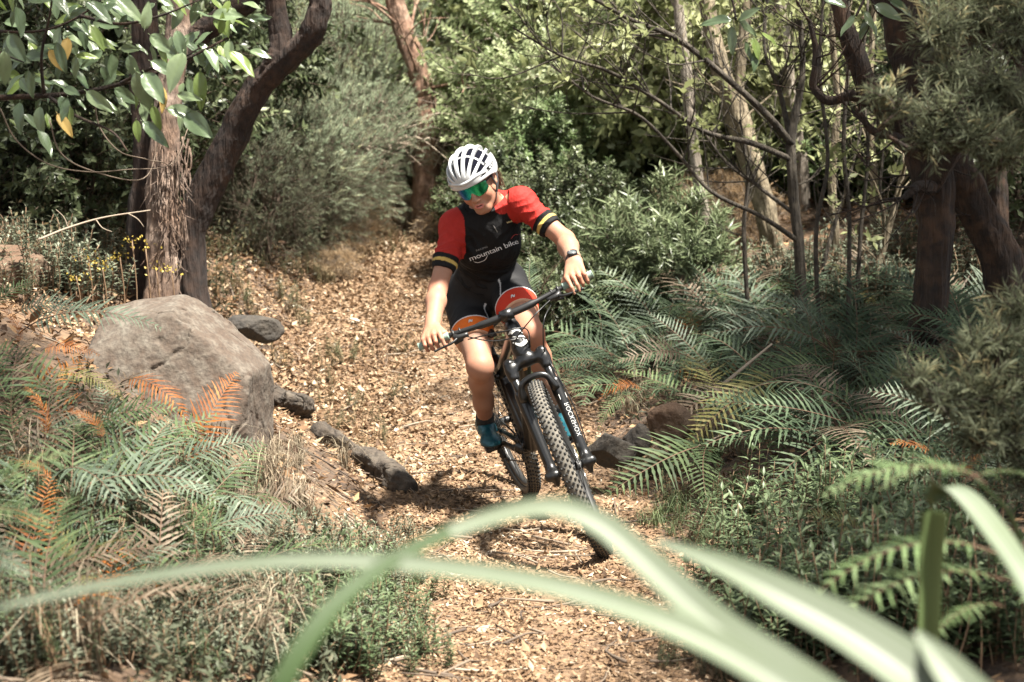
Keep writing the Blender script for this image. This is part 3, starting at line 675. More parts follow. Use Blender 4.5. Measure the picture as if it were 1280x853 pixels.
# shorts
HEM = .66; sh_ = [ell(tp(0, .0, .05), np.array((.150, .108, .125)) + .009, TA, k=.05), ell(tp(.075, -.06, -.03), np.array((.085, .085, .09)) + .008, TA, k=.05), ell(tp(-.075, -.06, -.03), np.array((.085, .085, .09)) + .008, TA, k=.05), ell(tp(0, .005, .33), np.array((.118, .088, .15)) + .004, TA, k=.05)] + legs(.011, False)
def hemcut(s):
    a = J['hip' + s]; v = J['kn' + s] - a; d = nrm(v); p = a + v * HEM; o = J['hip' + ('L' if s == 'R' else 'R')]; ov = J['kn' + ('L' if s == 'R' else 'R')]
    def f(x, y, z):
        t = (x - p[0]) * d[0] + (y - p[1]) * d[1] + (z - p[2]) * d[2]; L = v @ v
        def dist(a_, v_):
            tt = np.clip(((x - a_[0]) * v_[0] + (y - a_[1]) * v_[1] + (z - a_[2]) * v_[2]) / (v_ @ v_), 0, 1.4)
            return np.sqrt((x - a_[0] - tt * v_[0]) ** 2 + (y - a_[1] - tt * v_[1]) ** 2 + (z - a_[2] - tt * v_[2]) ** 2)
        return np.where(dist(a, v) < dist(o, ov - o), t, -.02)
    return f, None, None, .003, 'i'
V, F = solid(sh_ + [hemcut('R'), hemcut('L')], .003)
col = np.tile([.007, .007, .008], (len(V), 1))
dR = {}
for s in 'RL':
    a = J['hip' + s]; v = J['kn' + s] - a; t = np.clip((V - a) @ v / (v @ v), 0, 1.2); dR[s] = np.linalg.norm(V - a - t[:, None] * v, axis=1)
for s in 'RL':
    a = J['hip' + s]; v = J['kn' + s] - a; d = nrm(v); t = (V - a) @ d; L = np.linalg.norm(v) * HEM; mine = dR[s] <= dR['L' if s == 'R' else 'R']
    band = mine & (t > L - .075); col[band] = [.60, .13, .015] if s == 'R' else [.44, .032, .013]
    col[mine & (t > L - .080) & (t < L - .074)] = [.55, .55, .55]; col[mine & (t > L - .005)] = [.5, .3, .2]
    # thin piping running up the inside of the thigh
    sd = 1 if s == 'R' else -1; e1 = TA[:, 0] * sd; e1 = nrm(e1 - d * (e1 @ d)); e2 = np.cross(d, e1); e2 = e2 if e2[2] > 0 else -e2
    ang = np.arctan2((V - a) @ e2, (V - a) @ e1); w = .0030 / .085
    col[mine & (t < L - .078) & (t > .03) & (np.abs(ang - .75 + .9 * (t / L - .7)) < w)] = [.45, .45, .46]
col *= 1 + .06 * fbm(V * 25, 2)[:, None]
M_short = mat("shorts_cloth", attr=True, rough=.7, spec=.25, bump=(20, .3, .01, (1, 1, 1)))
V = folds(V, F, .003, [(J['hipR'] * .8 + J['knR'] * .2 + TA[:, 1] * .07, J['knR'] - J['hipR'], .09, .04), (J['hipL'] * .8 + J['knL'] * .2 + TA[:, 1] * .07, J['knL'] - J['hipL'], .09, .04)])
shorts = rpart("shorts", V, F, M_short, col=col)
for px, py, Y in ((588, 402, 6.7), (641, 371, 6.66)):
    V, F = stroke([(-.009, -.007), (.0, .009), (.004, -.004), (.011, .008)], .0030); jprint(V, F, px, py, "hem_emblem", M_white, tgt=shorts, back=nrm(CAM - at(px, py, Y)), Y=Y)
V, F = stroke([(-.018, .014), (-.010, -.014), (.0, .004), (.012, -.012), (.018, .014)], .007); jprint(V, F, 555, 398, "thigh_emblem", mat("orange_print", (.72, .13, .03), .6), tgt=shorts, back=nrm(CAM - at(555, 398, 6.7)), Y=6.75)
# socks, shoes
M_sock = mat("black_sock", (.014, .014, .015), .9); M_shoe = mat("teal_shoe", (.008, .062, .085), .35, metal=.25, noise=(40, 3, (.012, .10, .12), .6)); M_sole = mat("shoe_sole", (.012, .012, .012), .6)
for s, sg in (('R', -1), ('L', 1)):
    an, kn = J['an' + s], J['kn' + s]; d = nrm(an - kn); ball = bw(PED[sg] + [0.0, 0, .022]); bf = BR @ np.array([1, 0, 0]); bu = BR @ np.array([0, 0, 1.])
    heel = an + d * .055 - bf * .030; fd = nrm(ball - heel + bu * .01); up = nrm(an - (heel + ball) / 2); up = nrm(up - fd * (up @ fd)); side = np.cross(fd, up)
    V, F = solid([cone(an - d * .055, an + d * .02, .0415, .0375, k=.02), cone(an + d * .015, heel + d * -.01, .036, .035, k=.02)], .0035); rpart("sock", V, F, M_sock)
    FM = np.stack([side, fd, up], 1); toe = ball + fd * .062; mid = heel + (ball - heel) * .55 + up * .030
    prm = [ell(heel + up * .026, (.034, .042, .040), FM, k=.03), cone(heel + up * .032, mid, .034, .033, k=.03), ell(an + d * .025 + fd * .012, (.038, .048, .024), FM, k=.03), cone(mid + up * .008, ball + up * .014, .034, .028, k=.03), ell(ball + up * .012 + fd * .008, (.047, .055, .027), FM, k=.03), ell(toe - fd * .025 + up * .008, (.038, .048, .022), FM, k=.03), half(heel + up * -.002, -up, .006)]
    V, F = solid(prm, .003); shoe = rpart("shoe", V, F, M_shoe)
    prm = [cone(heel - up * .004, mid - up * .030, .031, .026, k=.03), cone(mid - up * .030, ball - up * .012, .028, .040, k=.03), cone(ball - up * .010, toe - fd * .02 - up * .006, .042, .034, k=.03), half(heel - up * .012, -up, .004), half(heel + up * .008, up, .004)]
    V, F = solid(prm, .003); rpart("sole", V, F, M_sole, shoe)
    mb = MB(); dp = mid + up * .036 + side * (-.012 * sg) + fd * .0; ring(mb, dp - root_p, up + fd * .5, .0085, .0045, 20, 6, sy=.8); tube(mb, [dp - root_p, dp + nrm(up + fd * .5) * .005 - root_p], .010, 14)
    obj("closure_dial", mb.mesh("closure_dial", M_steel), shoe)
    mb = MB()
    for o in (.35, .62): 
        c = heel + (ball - heel) * o + up * (.058 - .02 * o); mb2 = smooth_path([c - side * .040 - up * .02, c - side * .022 + up * .006, c + side * .022 + up * .006, c + side * .040 - up * .02], 12); tube(mb, mb2 - root_p, .0075, 8, flat=.4)
    obj("shoe_strap", mb.mesh("shoe_strap", M_shoe), shoe)
# watch and bracelets
M_watch = mat("watch_resin", (.014, .014, .015), .4); wr, el = J['wrL'], J['elL']; d = nrm(wr - el); wc = wr - d * .020
outv = nrm(CAM - wc + np.array([0, 0, 2.2])); outv = nrm(outv - d * (outv @ d)); sv = np.cross(d, outv)
mb = MB(); ring(mb, wc - root_p, d, .0305, .0040, 36, 8, sy=2.4); watch = obj("watch", mb.mesh("watch", M_watch), rider)
mb = MB(); tube(mb, [wc + outv * .028 - root_p, wc + outv * .040 - root_p], [.0215, .0195], 20); ring(mb, wc + outv * .040 - root_p, outv, .0185, .0030, 28, 6); obj("watch_case", mb.mesh("watch_case", M_watch), watch)
mb = MB(); tube(mb, [wc + outv * .0395 - root_p, wc + outv * .0412 - root_p], .0155, 20); obj("watch_face", mb.mesh("watch_face", mat("watch_glass", (.10, .115, .12), .15)), watch)
wr, el = J['wrR'], J['elR']; d = nrm(wr - el)
for o, t_ in ((.004, .12), (.013, -.1)):
    mb = MB(); ring(mb, wr - d * o - root_p, nrm(d + np.array([t_, 0, .1])), .0305, .0017, 36, 6); obj("bracelet", mb.mesh("bracelet", M_sock), rider)
# helmet
hc = np.array([0, -.008, .045]); ro = np.array([.104, .138, .112]); ri = ro - .020
def hloc(f):                                       # functions of head-local coordinates
    def g(x, y, z):
        X, Y_, Z_ = x - HC[0], y - HC[1], z - HC[2]
        return f(*[X * HM[0, i] + Y_ * HM[1, i] + Z_ * HM[2, i] for i in range(3)])
    return g
def el_d(x, y, z, c, r):
    a, b, e = (x - c[0]) / r[0], (y - c[1]) / r[1], (z - c[2]) / r[2]; k0 = np.sqrt(a * a + b * b + e * e); k1 = np.sqrt((a / r[0]) ** 2 + (b / r[1]) ** 2 + (e / r[2]) ** 2) + 1e-9
    return k0 * (k0 - 1) / k1
RIBS = np.radians([-85.5, -66.5, -47.5, -28.5, -9.5, 9.5, 28.5, 47.5, 66.5, 85.5])
def rim_z(x, y): return .026 + .10 * np.clip(y, 0, 1) * .35 - .055 * np.clip(-y - .03, 0, 1) - .012 * np.exp(-((y + .01) / .04) ** 2) * 1.5
def shell_f(x, y, z):
    do = el_d(x, y, z, hc, ro); di = el_d(x, y, z, hc, ri); sh_d = np.maximum(do, -di); sh_d = np.maximum(sh_d, rim_z(x, y) - z)
    th = np.arctan2(x - hc[0], z - hc[2] + .02); rho = np.hypot(x - hc[0], z - hc[2] + .02)
    rib = np.min([np.abs(th - t) for t in RIBS], axis=0) * rho - ((.0056) + .004 * np.clip((y - .05) / .08, 0, 1) ** 2 + .004 * np.clip((-y - .06) / .07, 0, 1))
    band = np.maximum(z - (rim_z(x, y) + .024 + .010 * np.clip(y / .1, 0, 1)), -.03)           # solid edge all round
    band = np.maximum(z - (rim_z(x, y) + .017 - .004 * np.clip(y / .1, 0, 1)), -1)
    links = np.minimum(np.abs(y - .035), np.abs(y + .055)) - .005; links = np.maximum(links, do + .015)
    side = np.maximum(1.02 - np.abs(th), np.abs(y + .02) - .06) 
    keep = np.minimum(np.minimum(rib, band), np.minimum(links, side * .08))
    return np.maximum(sh_d, keep)
e_ = np.sqrt(((HM * ro) ** 2).sum(1)); cw = HC + HM @ hc
V, F = solid([(hloc(shell_f), cw - e_ - .01, cw + e_ + .01, .002, 'u')], .0024)
M_helm = mat("helmet_white", (.38, .39, .395), .35, coat=.3); helmet = rpart("helmet", V, F, M_helm)
V, F = solid([(hloc(lambda x, y, z: np.maximum(el_d(x, y, z, hc, ri + .003), rim_z(x, y) + .004 - z)), cw - e_, cw + e_, .002, 'u')], .004)
rpart("helmet_liner", V, F, mat("helmet_liner_navy", (.0035, .004, .008), .9, spec=.05), helmet)
# front brow rib that meets in a shallow V
mb = MB(); P = [HC + HM @ np.array(p) for p in [(-.088, .060, .052), (-.055, .103, .060), (0, .130, .054), (.055, .103, .060), (.088, .060, .052)]]
tube(mb, smooth_path(P, 20) - root_p, .0075, 8, flat=.8); obj("brow_rib", mb.mesh("brow_rib", M_helm), helmet)
V, F = text_mesh("SCOTT", .022, .0004, 1)
for s in (1,):
    b = nrm(HM @ np.array([.95, .28, .15])); project(V, F, HC + HM @ np.array([.10, .02, .052]) - root_p, nrm(np.cross(HM[:, 2], b)), HM[:, 2], helmet.data, "helmet_lettering", M_watch, helmet, back=b, off=.0012)
M_strap = mat("strap_webbing", (.012, .012, .013), .8)
for s in (1, -1):
    for y0 in (.030, -.055):
        mb = MB(); tube(mb, smooth_path([HC + HM @ np.array(p) - root_p for p in [(s * .083, y0, .02), (s * .080, y0 * .35 + .008, -.030), (s * .066, .018, -.062)]], 12), .0052, 6, flat=.35); obj("strap", mb.mesh("strap", M_strap), helmet)
    mb = MB(); tube(mb, smooth_path([HC + HM @ np.array(p) - root_p for p in [(s * .066, .018, -.062), (s * .046, .030, -.096), (0, .040, -.116)]], 12), .0052, 6, flat=.35); obj("strap", mb.mesh("strap", M_strap), helmet)
# sunglasses: one wrapped shield lens
def lens_pt(u, v):                                 # u -1..1 across, v 0..1 down
    a = u * 1.02; zt = .026 - .006 * u * u; notch = .022 * math.exp(-(u / .20) ** 2); zb = -.032 + .018 * abs(u) ** 2.5 + notch
    z = zt + (zb - zt) * v; R = .079
    return HC + HM @ np.array([R * math.sin(a) * 1.0, .034 + R * math.cos(a) * .86 + .004 * (v - .3) - .006 * v * v, z])
nu, nv = 41, 9; V = np.array([lens_pt(-1 + 2 * i / (nu - 1), j / (nv - 1)) for i in range(nu) for j in range(nv)])
F = np.array([[i * nv + j, (i + 1) * nv + j, (i + 1) * nv + j + 1, i * nv + j + 1] for i in range(nu - 1) for j in range(nv - 1)])
uu = np.repeat(np.linspace(0, 1, nu), nv)
LENS = np.array([[.01, .02, .10], [.01, .08, .28], [.01, .26, .26], [.02, .34, .17], [.03, .36, .14], [.03, .14, .09]])
col = np.stack([np.interp(uu, np.linspace(0, 1, 6), LENS[:, i]) for i in range(3)], 1)
M_lens = mat("mirror_lens_green", attr=True, rough=.10, metal=.85)
lens = rpart("sunglasses", V, F, M_lens, col=col)
mb = MB(); tube(mb, np.array([lens_pt(-1 + 2 * i / 40, 0) for i in range(41)]) - root_p, .0032, 6); obj("glasses_frame", mb.mesh("glasses_frame", M_watch), lens)
for s in (1, -1):
    mb = MB(); tube(mb, smooth_path([lens_pt(s, .2) - root_p, HC + HM @ np.array([s * .079, .02, .012]) - root_p, HC + HM @ np.array([s * .077, -.025, .010]) - root_p], 8), .0030, 6, flat=1.6); obj("glasses_arm", mb.mesh("glasses_arm", M_watch), lens)
# hair: cap below the helmet and a tail over her shoulder
M_hair = mat("brown_hair", ramp=[(0, (.045, .024, .014)), (1, (.14, .075, .042))], rough=.5)
mb = MB(); hr = np.random.default_rng(5)
for i in range(90):
    s = 1 if i % 2 else -1
    a = np.array([s * hr.uniform(.045, .074), hr.uniform(-.085, -.03), hr.uniform(.0, .035)]); e = np.array([s * hr.uniform(.035, .066), hr.uniform(-.100, -.075), hr.uniform(-.10, -.06)])
    if s < 0: e = np.array([-hr.uniform(.02, .05), hr.uniform(-.11, -.09), hr.uniform(-.09, -.05)])
    m = (a + e) / 2 + np.array([s * .002, -.012, .0]) + hr.normal(size=3) * .003
    P = smooth_path([HC + HM @ a - root_p, HC + HM @ m - root_p, HC + HM @ e - root_p], 7); tube(mb, P, np.linspace(.0026, .0010, 7), 4, tint=hr.random(), cap=False)
obj("hair", mb.mesh("hair", M_hair), rider)
# ------------------------------------------------------------------ rocks, logs
def ico(sub=5):
    import bmesh
    bm = bmesh.new(); bmesh.ops.create_icosphere(bm, subdivisions=sub, radius=1); V = np.array([v.co[:] for v in bm.verts]); F = np.array([[v.index for v in f.verts] for f in bm.faces]); bm.free(); return V, F
def rock_mesh(name, rad, seed, m, planes=9, rough=.05, sub=5):
    V, F = ico(sub); r = np.random.default_rng(seed); n = r.normal(size=(planes, 3)); n /= np.linalg.norm(n, axis=1)[:, None]; d = r.uniform(.62, .92, planes)
    s = np.min(np.where(V @ n.T > .05, d / np.maximum(V @ n.T, .05), 9), axis=1); s = np.minimum(s, 1.0); V = V * s[:, None]
    V = V * (1 + rough * fbm(V * 2.1 + seed, 5)[:, None] + .3 * rough * fbm(V * 11 + seed, 3)[:, None]); return MB().add(V * np.asarray(rad), F).mesh(name, m)
M_boulder = mat("boulder_stone", (.068, .049, .035), .9, noise=[(5, 8, (.085, .072, .056), .9), (2.2, 4, (.055, .034, .022), .8), (19, 3, (.19, .18, .15), .30), (70, 3, (.032, .023, .017), .6)], bump=(38, .55, .015, (1, 1, 1)))
M_rock = mat("dark_stone", (.020, .017, .014), .9, noise=[(6, 8, (.042, .036, .028), .9), (30, 5, (.05, .04, .03), .6)], bump=(34, .8, .02, (1, 1, 1)))
M_rockw = mat("rust_stone", (.085, .048, .027), .9, noise=[(6, 8, (.12, .085, .055), .9), (18, 5, (.09, .055, .035), .8)], bump=(34, .9, .02, (1, 1, 1)))
b0 = at(207, 492, 6.35)
V, F = solid([ell(b0 + [0, .06, -.05], (.47, .36, .50), k=.05), ell(b0 + [.16, 0, -.2], (.26, .30, .42), k=.06),
              half(b0 + [.20, -.02, .22], [.62, -.18, .80], .008), half(b0 + [-.10, 0, .33], [-.10, -.22, 1], .008), half(b0 + [0, -.17, 0], [.08, -1, .34], .010), half(b0 + [.37, 0, -.1], [1, -.15, -.02], .008), half(b0 + [-.36, 0, .1], [-.9, -.2, .5], .012), half(b0 + [.30, -.17, -.2], [.8, -.7, -.10], .008), half(b0 + [.02, -.18, .20], [-.25, -.8, .75], .008)], .009)
nv = np.stack([fbm(V * 2.5 + o, 5) for o in (0, 11, 23)], 1); V = V + nv * .012 - .016 * np.clip(1 - np.abs(fbm(V * 3.1 + 40, 3)) / .05, 0, 1)[:, None] * nrm([.2, -1, .5]) + .004 * np.stack([fbm(V * 16 + o, 3) for o in (5, 17, 29)], 1)
c0 = V.mean(0); c0[2] = height(c0[0], c0[1]); tag(obj("boulder", MB().add(V - c0, F).mesh("boulder", M_boulder), loc=c0), "large grey brown boulder with flat top at the foot of the left tree".replace("left tree", "pale forked tree"), "boulder")
def put_rock(name, px, py, Y, rad, seed, m, label, rz=0., tilt=0.):
    p = at(px, py, Y); o = obj(name, rock_mesh(name, rad, seed, m), loc=p, rot=(tilt, .1, rz)); tag(o, label, "rock"); return o
put_rock("rock", 318, 411, 8.6, (.17, .12, .085), 4, M_rock, "small dark stone half sunk in the sunlit litter behind the boulder", .5)
put_rock("rock", 765, 562, 7.1, (.11, .09, .085), 8, M_rock, "grey stone beside the path under the fern bank", .2)
put_rock("rock", 838, 530, 7.3, (.12, .10, .10), 12, M_rockw, "rust brown stone with flat top below the pale fern", .3)
put_rock("rock", 795, 552, 7.25, (.07, .07, .09), 15, M_rock, "narrow dark stone wedged between the grey stone and the rust brown stone", .9)
put_rock("rock", 10, 345, 8.0, (.26, .22, .16), 21, M_rockw, "weathered brown stone in the herbs beside the pale forked tree", .9)
put_rock("rock", 905, 365, 10.2, (.42, .25, .20), 31, M_rockw, "low brown earth covered rock in front of the slender trunks", .1)
M_log = mat("log_bark", (.045, .034, .025), .95, noise=[(9, 8, (.085, .070, .053), .9), (30, 4, (.012, .009, .007), .7)], bump=(24, 1., .03, (1, 1, 1)))
def log(name, P, R, label, seed):
    P = smooth_path(P, 70); P = P + np.cumsum(np.random.default_rng(seed + 9).normal(size=P.shape) * .0025, 0); R = np.interp(np.linspace(0, 1, 70), np.linspace(0, 1, len(R)), R); r = np.random.default_rng(seed); ph = r.random(6) * 7
    rf = lambda t, th: 1 + .10 * np.sin(2 * th + ph[0] + 3 * t) + .05 * np.sin(5 * th + ph[1] + 7 * t) + .05 * np.sin(11 * t + ph[2]) + .03 * np.sin(11 * th + 23 * t) + .10 * vnoise(np.stack([6 * t + 0 * th, 2.2 * np.cos(th) + 0 * t, 2.2 * np.sin(th) + 0 * t], -1)) + .12 * vnoise(np.stack([25 * t + 0 * th, 5 * np.cos(th) + 0 * t, 5 * np.sin(th) + 0 * t], -1))
    mb = MB(); c = P.mean(0); tube(mb, P - c, R, 40, rough=rf); tag(obj(name, mb.mesh(name, M_log), loc=c), label, "log"); 
log("fallen_log", [ground_hit(x_, y_ + 18) + [0, 0, .075] for x_, y_ in ((398, 540), (440, 562), (480, 580), (519, 598))], [.045] + [.058] * 13 + [.062] * 12 + [.055, .040], "short dark fallen log lying along the path edge", 1)
log("rotten_log", [ground_hit(x_, y_ + 12) + [0, 0, .055] for x_, y_ in ((326, 486), (350, 503), (383, 517))], [.03] * 3 + [.055] * 23 + [.04, .02], "rotten bark covered log end poking out behind the boulder", 2)

# ------------------------------------------------------------------ leaf litter
FLAKE = [(0, (.034, .020, .011)), (.25, (.100, .058, .031)), (.5, (.205, .130, .072)), (.75, (.305, .212, .132)), (.93, (.40, .31, .215)), (1, (.46, .41, .33))]
M_flake = mat("dry_leaf", ramp=FLAKE, rough=.75, spec=.25, trans=.10)
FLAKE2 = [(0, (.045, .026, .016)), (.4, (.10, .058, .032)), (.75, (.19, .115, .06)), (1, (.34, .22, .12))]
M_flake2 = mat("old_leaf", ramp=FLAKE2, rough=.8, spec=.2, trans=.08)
def leaf_arr(P, D, N, L, W, fold=.2, curl=.15, lo=False, wid=.45):
    """many leaves at once; returns vertices and triangles"""
    n = len(P); D = D / (np.linalg.norm(D, axis=1)[:, None] + 1e-9); N = N - D * (N * D).sum(1)[:, None]; N = N / (np.linalg.norm(N, axis=1)[:, None] + 1e-9); Sd = np.cross(D, N)
    L = np.broadcast_to(L, (n,))[:, None]; W = np.broadcast_to(W, (n,))[:, None] / 2; curl = np.broadcast_to(curl, (n,))[:, None]
    mid = P + D * L * wid - N * L * curl * .15; l_ = mid + Sd * W + N * W * fold; r_ = mid - Sd * W + N * W * fold; tip = P + D * L - N * L * curl
    k = np.arange(n)[:, None]
    if lo: V = np.stack([P, r_, tip, l_], 1); F = np.concatenate([k * 4 + [0, 1, 2], k * 4 + [0, 2, 3]])
    else: V = np.stack([P, r_, tip, l_, mid], 1); F = np.concatenate([k * 5 + [0, 1, 4], k * 5 + [1, 2, 4], k * 5 + [0, 4, 3], k * 5 + [4, 2, 3]])
    return V.reshape(-1, 3), F
def rdir(n, r): v = r.normal(size=(n, 3)); return v / np.linalg.norm(v, axis=1)[:, None]
def litter(n, xy, size, name, m, seed, tint, lift=.012, tilt=.35, label=None):
    r = np.random.default_rng(seed); X, Y = xy(n, r); n = len(X); P = np.stack([X, Y, height(X, Y) + .012 + r.random(n) * lift], 1)
    a = r.random(n) * 2 * np.pi; D = np.stack([np.cos(a), np.sin(a), r.normal(size=n) * tilt], 1); N = np.stack([r.normal(size=n) * tilt, r.normal(size=n) * tilt, np.ones(n)], 1)
    L = size[0] * np.exp(r.normal(size=n) * .33) * np.clip(Y / 7, .82, 1.25); W = L * r.uniform(*size[1], n)
    V, F = leaf_arr(P, D, N, L, W, r.uniform(-.5, .6), r.uniform(-.35, .35, n)); t = np.repeat(np.clip(tint(r, X, Y), 0, 1), 5)
    o = obj(name, MB().add(V, F, 0, t).mesh(name, m, smooth=False)); tag(o, label, None, kind="stuff"); return o
def off_path(x0, x1, y0, y1, k=1.15, lumpy=True):
    def f(n, r):
        X, Y = r.uniform(x0, x1, n), r.uniform(y0, y1, n); d = np.abs(X - np.interp(Y, TX[:, 0], TX[:, 1])) > k * np.interp(Y, TW[:, 0], TW[:, 1]); lump = (vnoise(np.stack([X * 1.6, Y * 1.6, 0 * X], -1)) > -.25) | (not lumpy); return X[d & lump], Y[d & lump]
    return f
def xy_path(n, r):
    Y = 2.6 + 13.2 * r.random(n) ** 1.15; u = r.normal(size=n) * .62; u = np.clip(u, -1.9, 1.7); k = (np.abs(u - .12) > .2) | (r.random(n) < .45); u, Y = u[k], Y[k]
    return np.interp(Y, TX[:, 0], TX[:, 1]) + u * np.interp(Y, TW[:, 0], TW[:, 1]), Y
def tint_path(r, X, Y):
    t = np.clip(r.normal(.50, .22, len(X)), 0, 1) + .16 * vnoise(np.stack([X * 1.7, Y * 1.3, 0 * X], -1)); u = (X - np.interp(Y, TX[:, 0], TX[:, 1])) / np.interp(Y, TW[:, 0], TW[:, 1])
    return t - .30 * np.clip(u - .75, 0, 1)
litter(105000, xy_path, (.024, (.25, .65)), "leaf_litter", M_flake, 1, tint_path, label="dry tan leaves and bark chips covering the path")
def xy_slope(n, r):
    X = r.uniform(-3.4, -.6, n); Y = r.uniform(7.3, 14.5, n); return X, Y
litter(40000, xy_slope, (.026, (.25, .65)), "bank_litter", M_flake, 2, lambda r, X, Y: r.normal(.56, .22, len(X)), label="sunlit dry leaves covering the bank beyond the boulder")
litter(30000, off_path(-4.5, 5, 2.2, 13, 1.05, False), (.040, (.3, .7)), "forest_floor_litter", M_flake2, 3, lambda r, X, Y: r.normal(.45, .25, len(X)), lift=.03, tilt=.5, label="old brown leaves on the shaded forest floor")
M_twig = mat("dry_twig", ramp=[(0, (.05, .035, .025)), (.6, (.16, .12, .085)), (1, (.42, .36, .28))], rough=.85)
mb = MB(); r = np.random.default_rng(12)
for i in range(420):
    Y = r.uniform(3, 11); X = np.interp(Y, TX[:, 0], TX[:, 1]) + r.normal() * 1.1; a = r.random() * 7; L = r.uniform(.08, .32); d = np.array([math.cos(a), math.sin(a), r.normal() * .1]); p = np.array([X, Y, float(height(X, Y)) + .02])
    P = np.array([p, p + d * L * .5 + r.normal(size=3) * .02, p + d * L]); P[:, 2] = height(P[:, 0], P[:, 1]) + .018 + np.abs(r.normal(size=3)) * .012; tube(mb, smooth_path(P, 5), np.linspace(.0045, .002, 5) * r.uniform(.5, 1.4), 5, tint=r.random() * .8)
tag(obj("twig_litter", mb.mesh("twig_litter", M_twig)), "thin broken twigs scattered through the leaf litter", None, kind="stuff")

# ------------------------------------------------------------------ ferns
def pinna(mb, p, d, n, L, W, t, lob=7, seg=7, droop=.2):
    d = nrm(d); n = nrm(n - d * (n @ d)); s = np.cross(d, n); u = np.linspace(0, 1, seg + 1); C = p + np.outer(u * L, d) - np.outer(droop * L * u ** 2, n)
    w = W * (1 - u ** 1.7) * (.75 + .25 * np.cos(np.arange(seg + 1) * np.pi)) + .0004; w[0] *= .7
    V = np.concatenate([C + s * w[:, None] + n * (w * .18)[:, None], C, C - s * w[:, None] + n * (w * .18)[:, None]]); m = seg + 1
    F = np.array([[i, i + 1, m + i + 1, m + i] for i in range(seg)] + [[m + i, m + i + 1, 2 * m + i + 1, 2 * m + i] for i in range(seg)]); mb.add(V, F, 0, t)
def frond_mesh(name, mats, seed, arch=1.0, pairs=20, wide=.30, tw=.5, fall=.25, pw=.017, missing=0., lift=.25, bare=.16):
    """a frond one metre long: arched stalk with toothed leaflets"""
    r = np.random.default_rng(seed); n = 26; ang = np.linspace(.55 * arch, -.75 * arch, n); dx = np.cos(ang) / n; dz = np.sin(ang) / n
    tt = np.linspace(0, 1, n); P = np.stack([np.cumsum(dx), r.uniform(-.16, .16) * tt ** 2 + .02 * np.sin(3 * tt + seed), np.cumsum(dz)], 1); mb = MB(); tube(mb, P, np.linspace(.0060, .0012, n), 5, 1, tint=.3)
    T = np.gradient(P, axis=0); T /= np.linalg.norm(T, axis=1)[:, None]
    for i in range(pairs):
        t = bare + (1 - bare) * (i + .5) / pairs; k = t * (n - 1); j = min(int(k), n - 2); p = P[j] + (P[j + 1] - P[j]) * (k - j); f = T[j]; q = (t - bare) / (1 - bare)
        L = wide * (np.interp(q, [0, .12, .3, .6, .85, 1], [.62, .88, 1, .74, .36, .10])); up = np.cross(f, [0, 1, 0]); up = up if up[2] > 0 else -up
        for s in (1, -1):
            if r.random() < missing: continue
            d = np.array([0, s, 0]) * 1 + f * (tw + .35 * q) + up * (lift + r.normal() * .10) + r.normal(size=3) * .05
            pinna(mb, p, d, up + np.array([0, -s * .2, 0]), L * r.uniform(.88, 1.08), pw * (.55 + .45 * L / wide), np.clip(.40 + .28 * q + r.normal() * .17, 0, 1), droop=fall * r.uniform(.4, 1.5))
    return mb.mesh(name, mats)
def leafmat(name, ramp, trans=.28, rough=.6, spec=.2, objrand=.35, bump=None): return mat(name, ramp=ramp, trans=trans, rough=rough, spec=spec, objrand=objrand, bump=bump)
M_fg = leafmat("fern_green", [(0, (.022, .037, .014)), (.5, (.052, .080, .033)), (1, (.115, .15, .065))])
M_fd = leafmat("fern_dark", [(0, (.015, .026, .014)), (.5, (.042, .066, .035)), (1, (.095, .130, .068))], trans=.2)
M_fy = leafmat("fern_yellow", [(0, (.095, .095, .030)), (.5, (.18, .170, .062)), (1, (.29, .25, .11))])
M_fo = leafmat("fern_rust", [(0, (.10, .030, .010)), (.5, (.25, .085, .020)), (1, (.38, .17, .05))])
M_fb = leafmat("fern_bleached", [(0, (.045, .032, .021)), (.5, (.105, .078, .052)), (1, (.20, .16, .115))], trans=.15)
M_fs = leafmat("fern_silver", [(0, (.036, .052, .033)), (.5, (.085, .112, .075)), (1, (.175, .21, .15))], trans=.2, rough=.55)
M_stalk = mat("fern_stalk", (.10, .055, .030), .7)
FR = {}
for nm, m in (('green', M_fg), ('dark', M_fd), ('yellow', M_fy), ('rust', M_fo), ('bleached', M_fb), ('silver', M_fs)):
    FR[nm] = [frond_mesh("frond_" + nm, [m, M_stalk], 3, 1.0, 21, .25, pw=.013, missing=.03), frond_mesh("frond_" + nm, [m, M_stalk], 4, 1.25, 24, .21, pw=.011, missing=.08), frond_mesh("frond_" + nm, [m, M_stalk], 5, .7, 19, .28, .6, pw=.014, missing=.05), frond_mesh("frond_" + nm, [m, M_stalk], 6, 1.4, 20, .20, .7, .45, pw=.012, missing=.12, lift=.1), frond_mesh("frond_" + nm, [m, M_stalk], 7, .45, 22, .22, .3, .35, pw=.012, missing=.05, lift=.45)]
fr_ = np.random.default_rng(44)
FDESC = {('dark',): 'dark green', ('dark', 'green'): 'dark and mid green', ('dark', 'silver'): 'dark green and silvery', ('dark', 'bleached'): 'dark green and bleached', ('dark', 'rust'): 'dark green and rusty', ('green', 'silver'): 'mid green and silvery', ('bleached', 'green'): 'mid green and bleached', ('bleached', 'green', 'silver'): 'silvery, green and bleached', ('bleached', 'green', 'rust'): 'green, rusty and bleached', ('bleached', 'rust', 'silver'): 'silvery, rusty and bleached'}
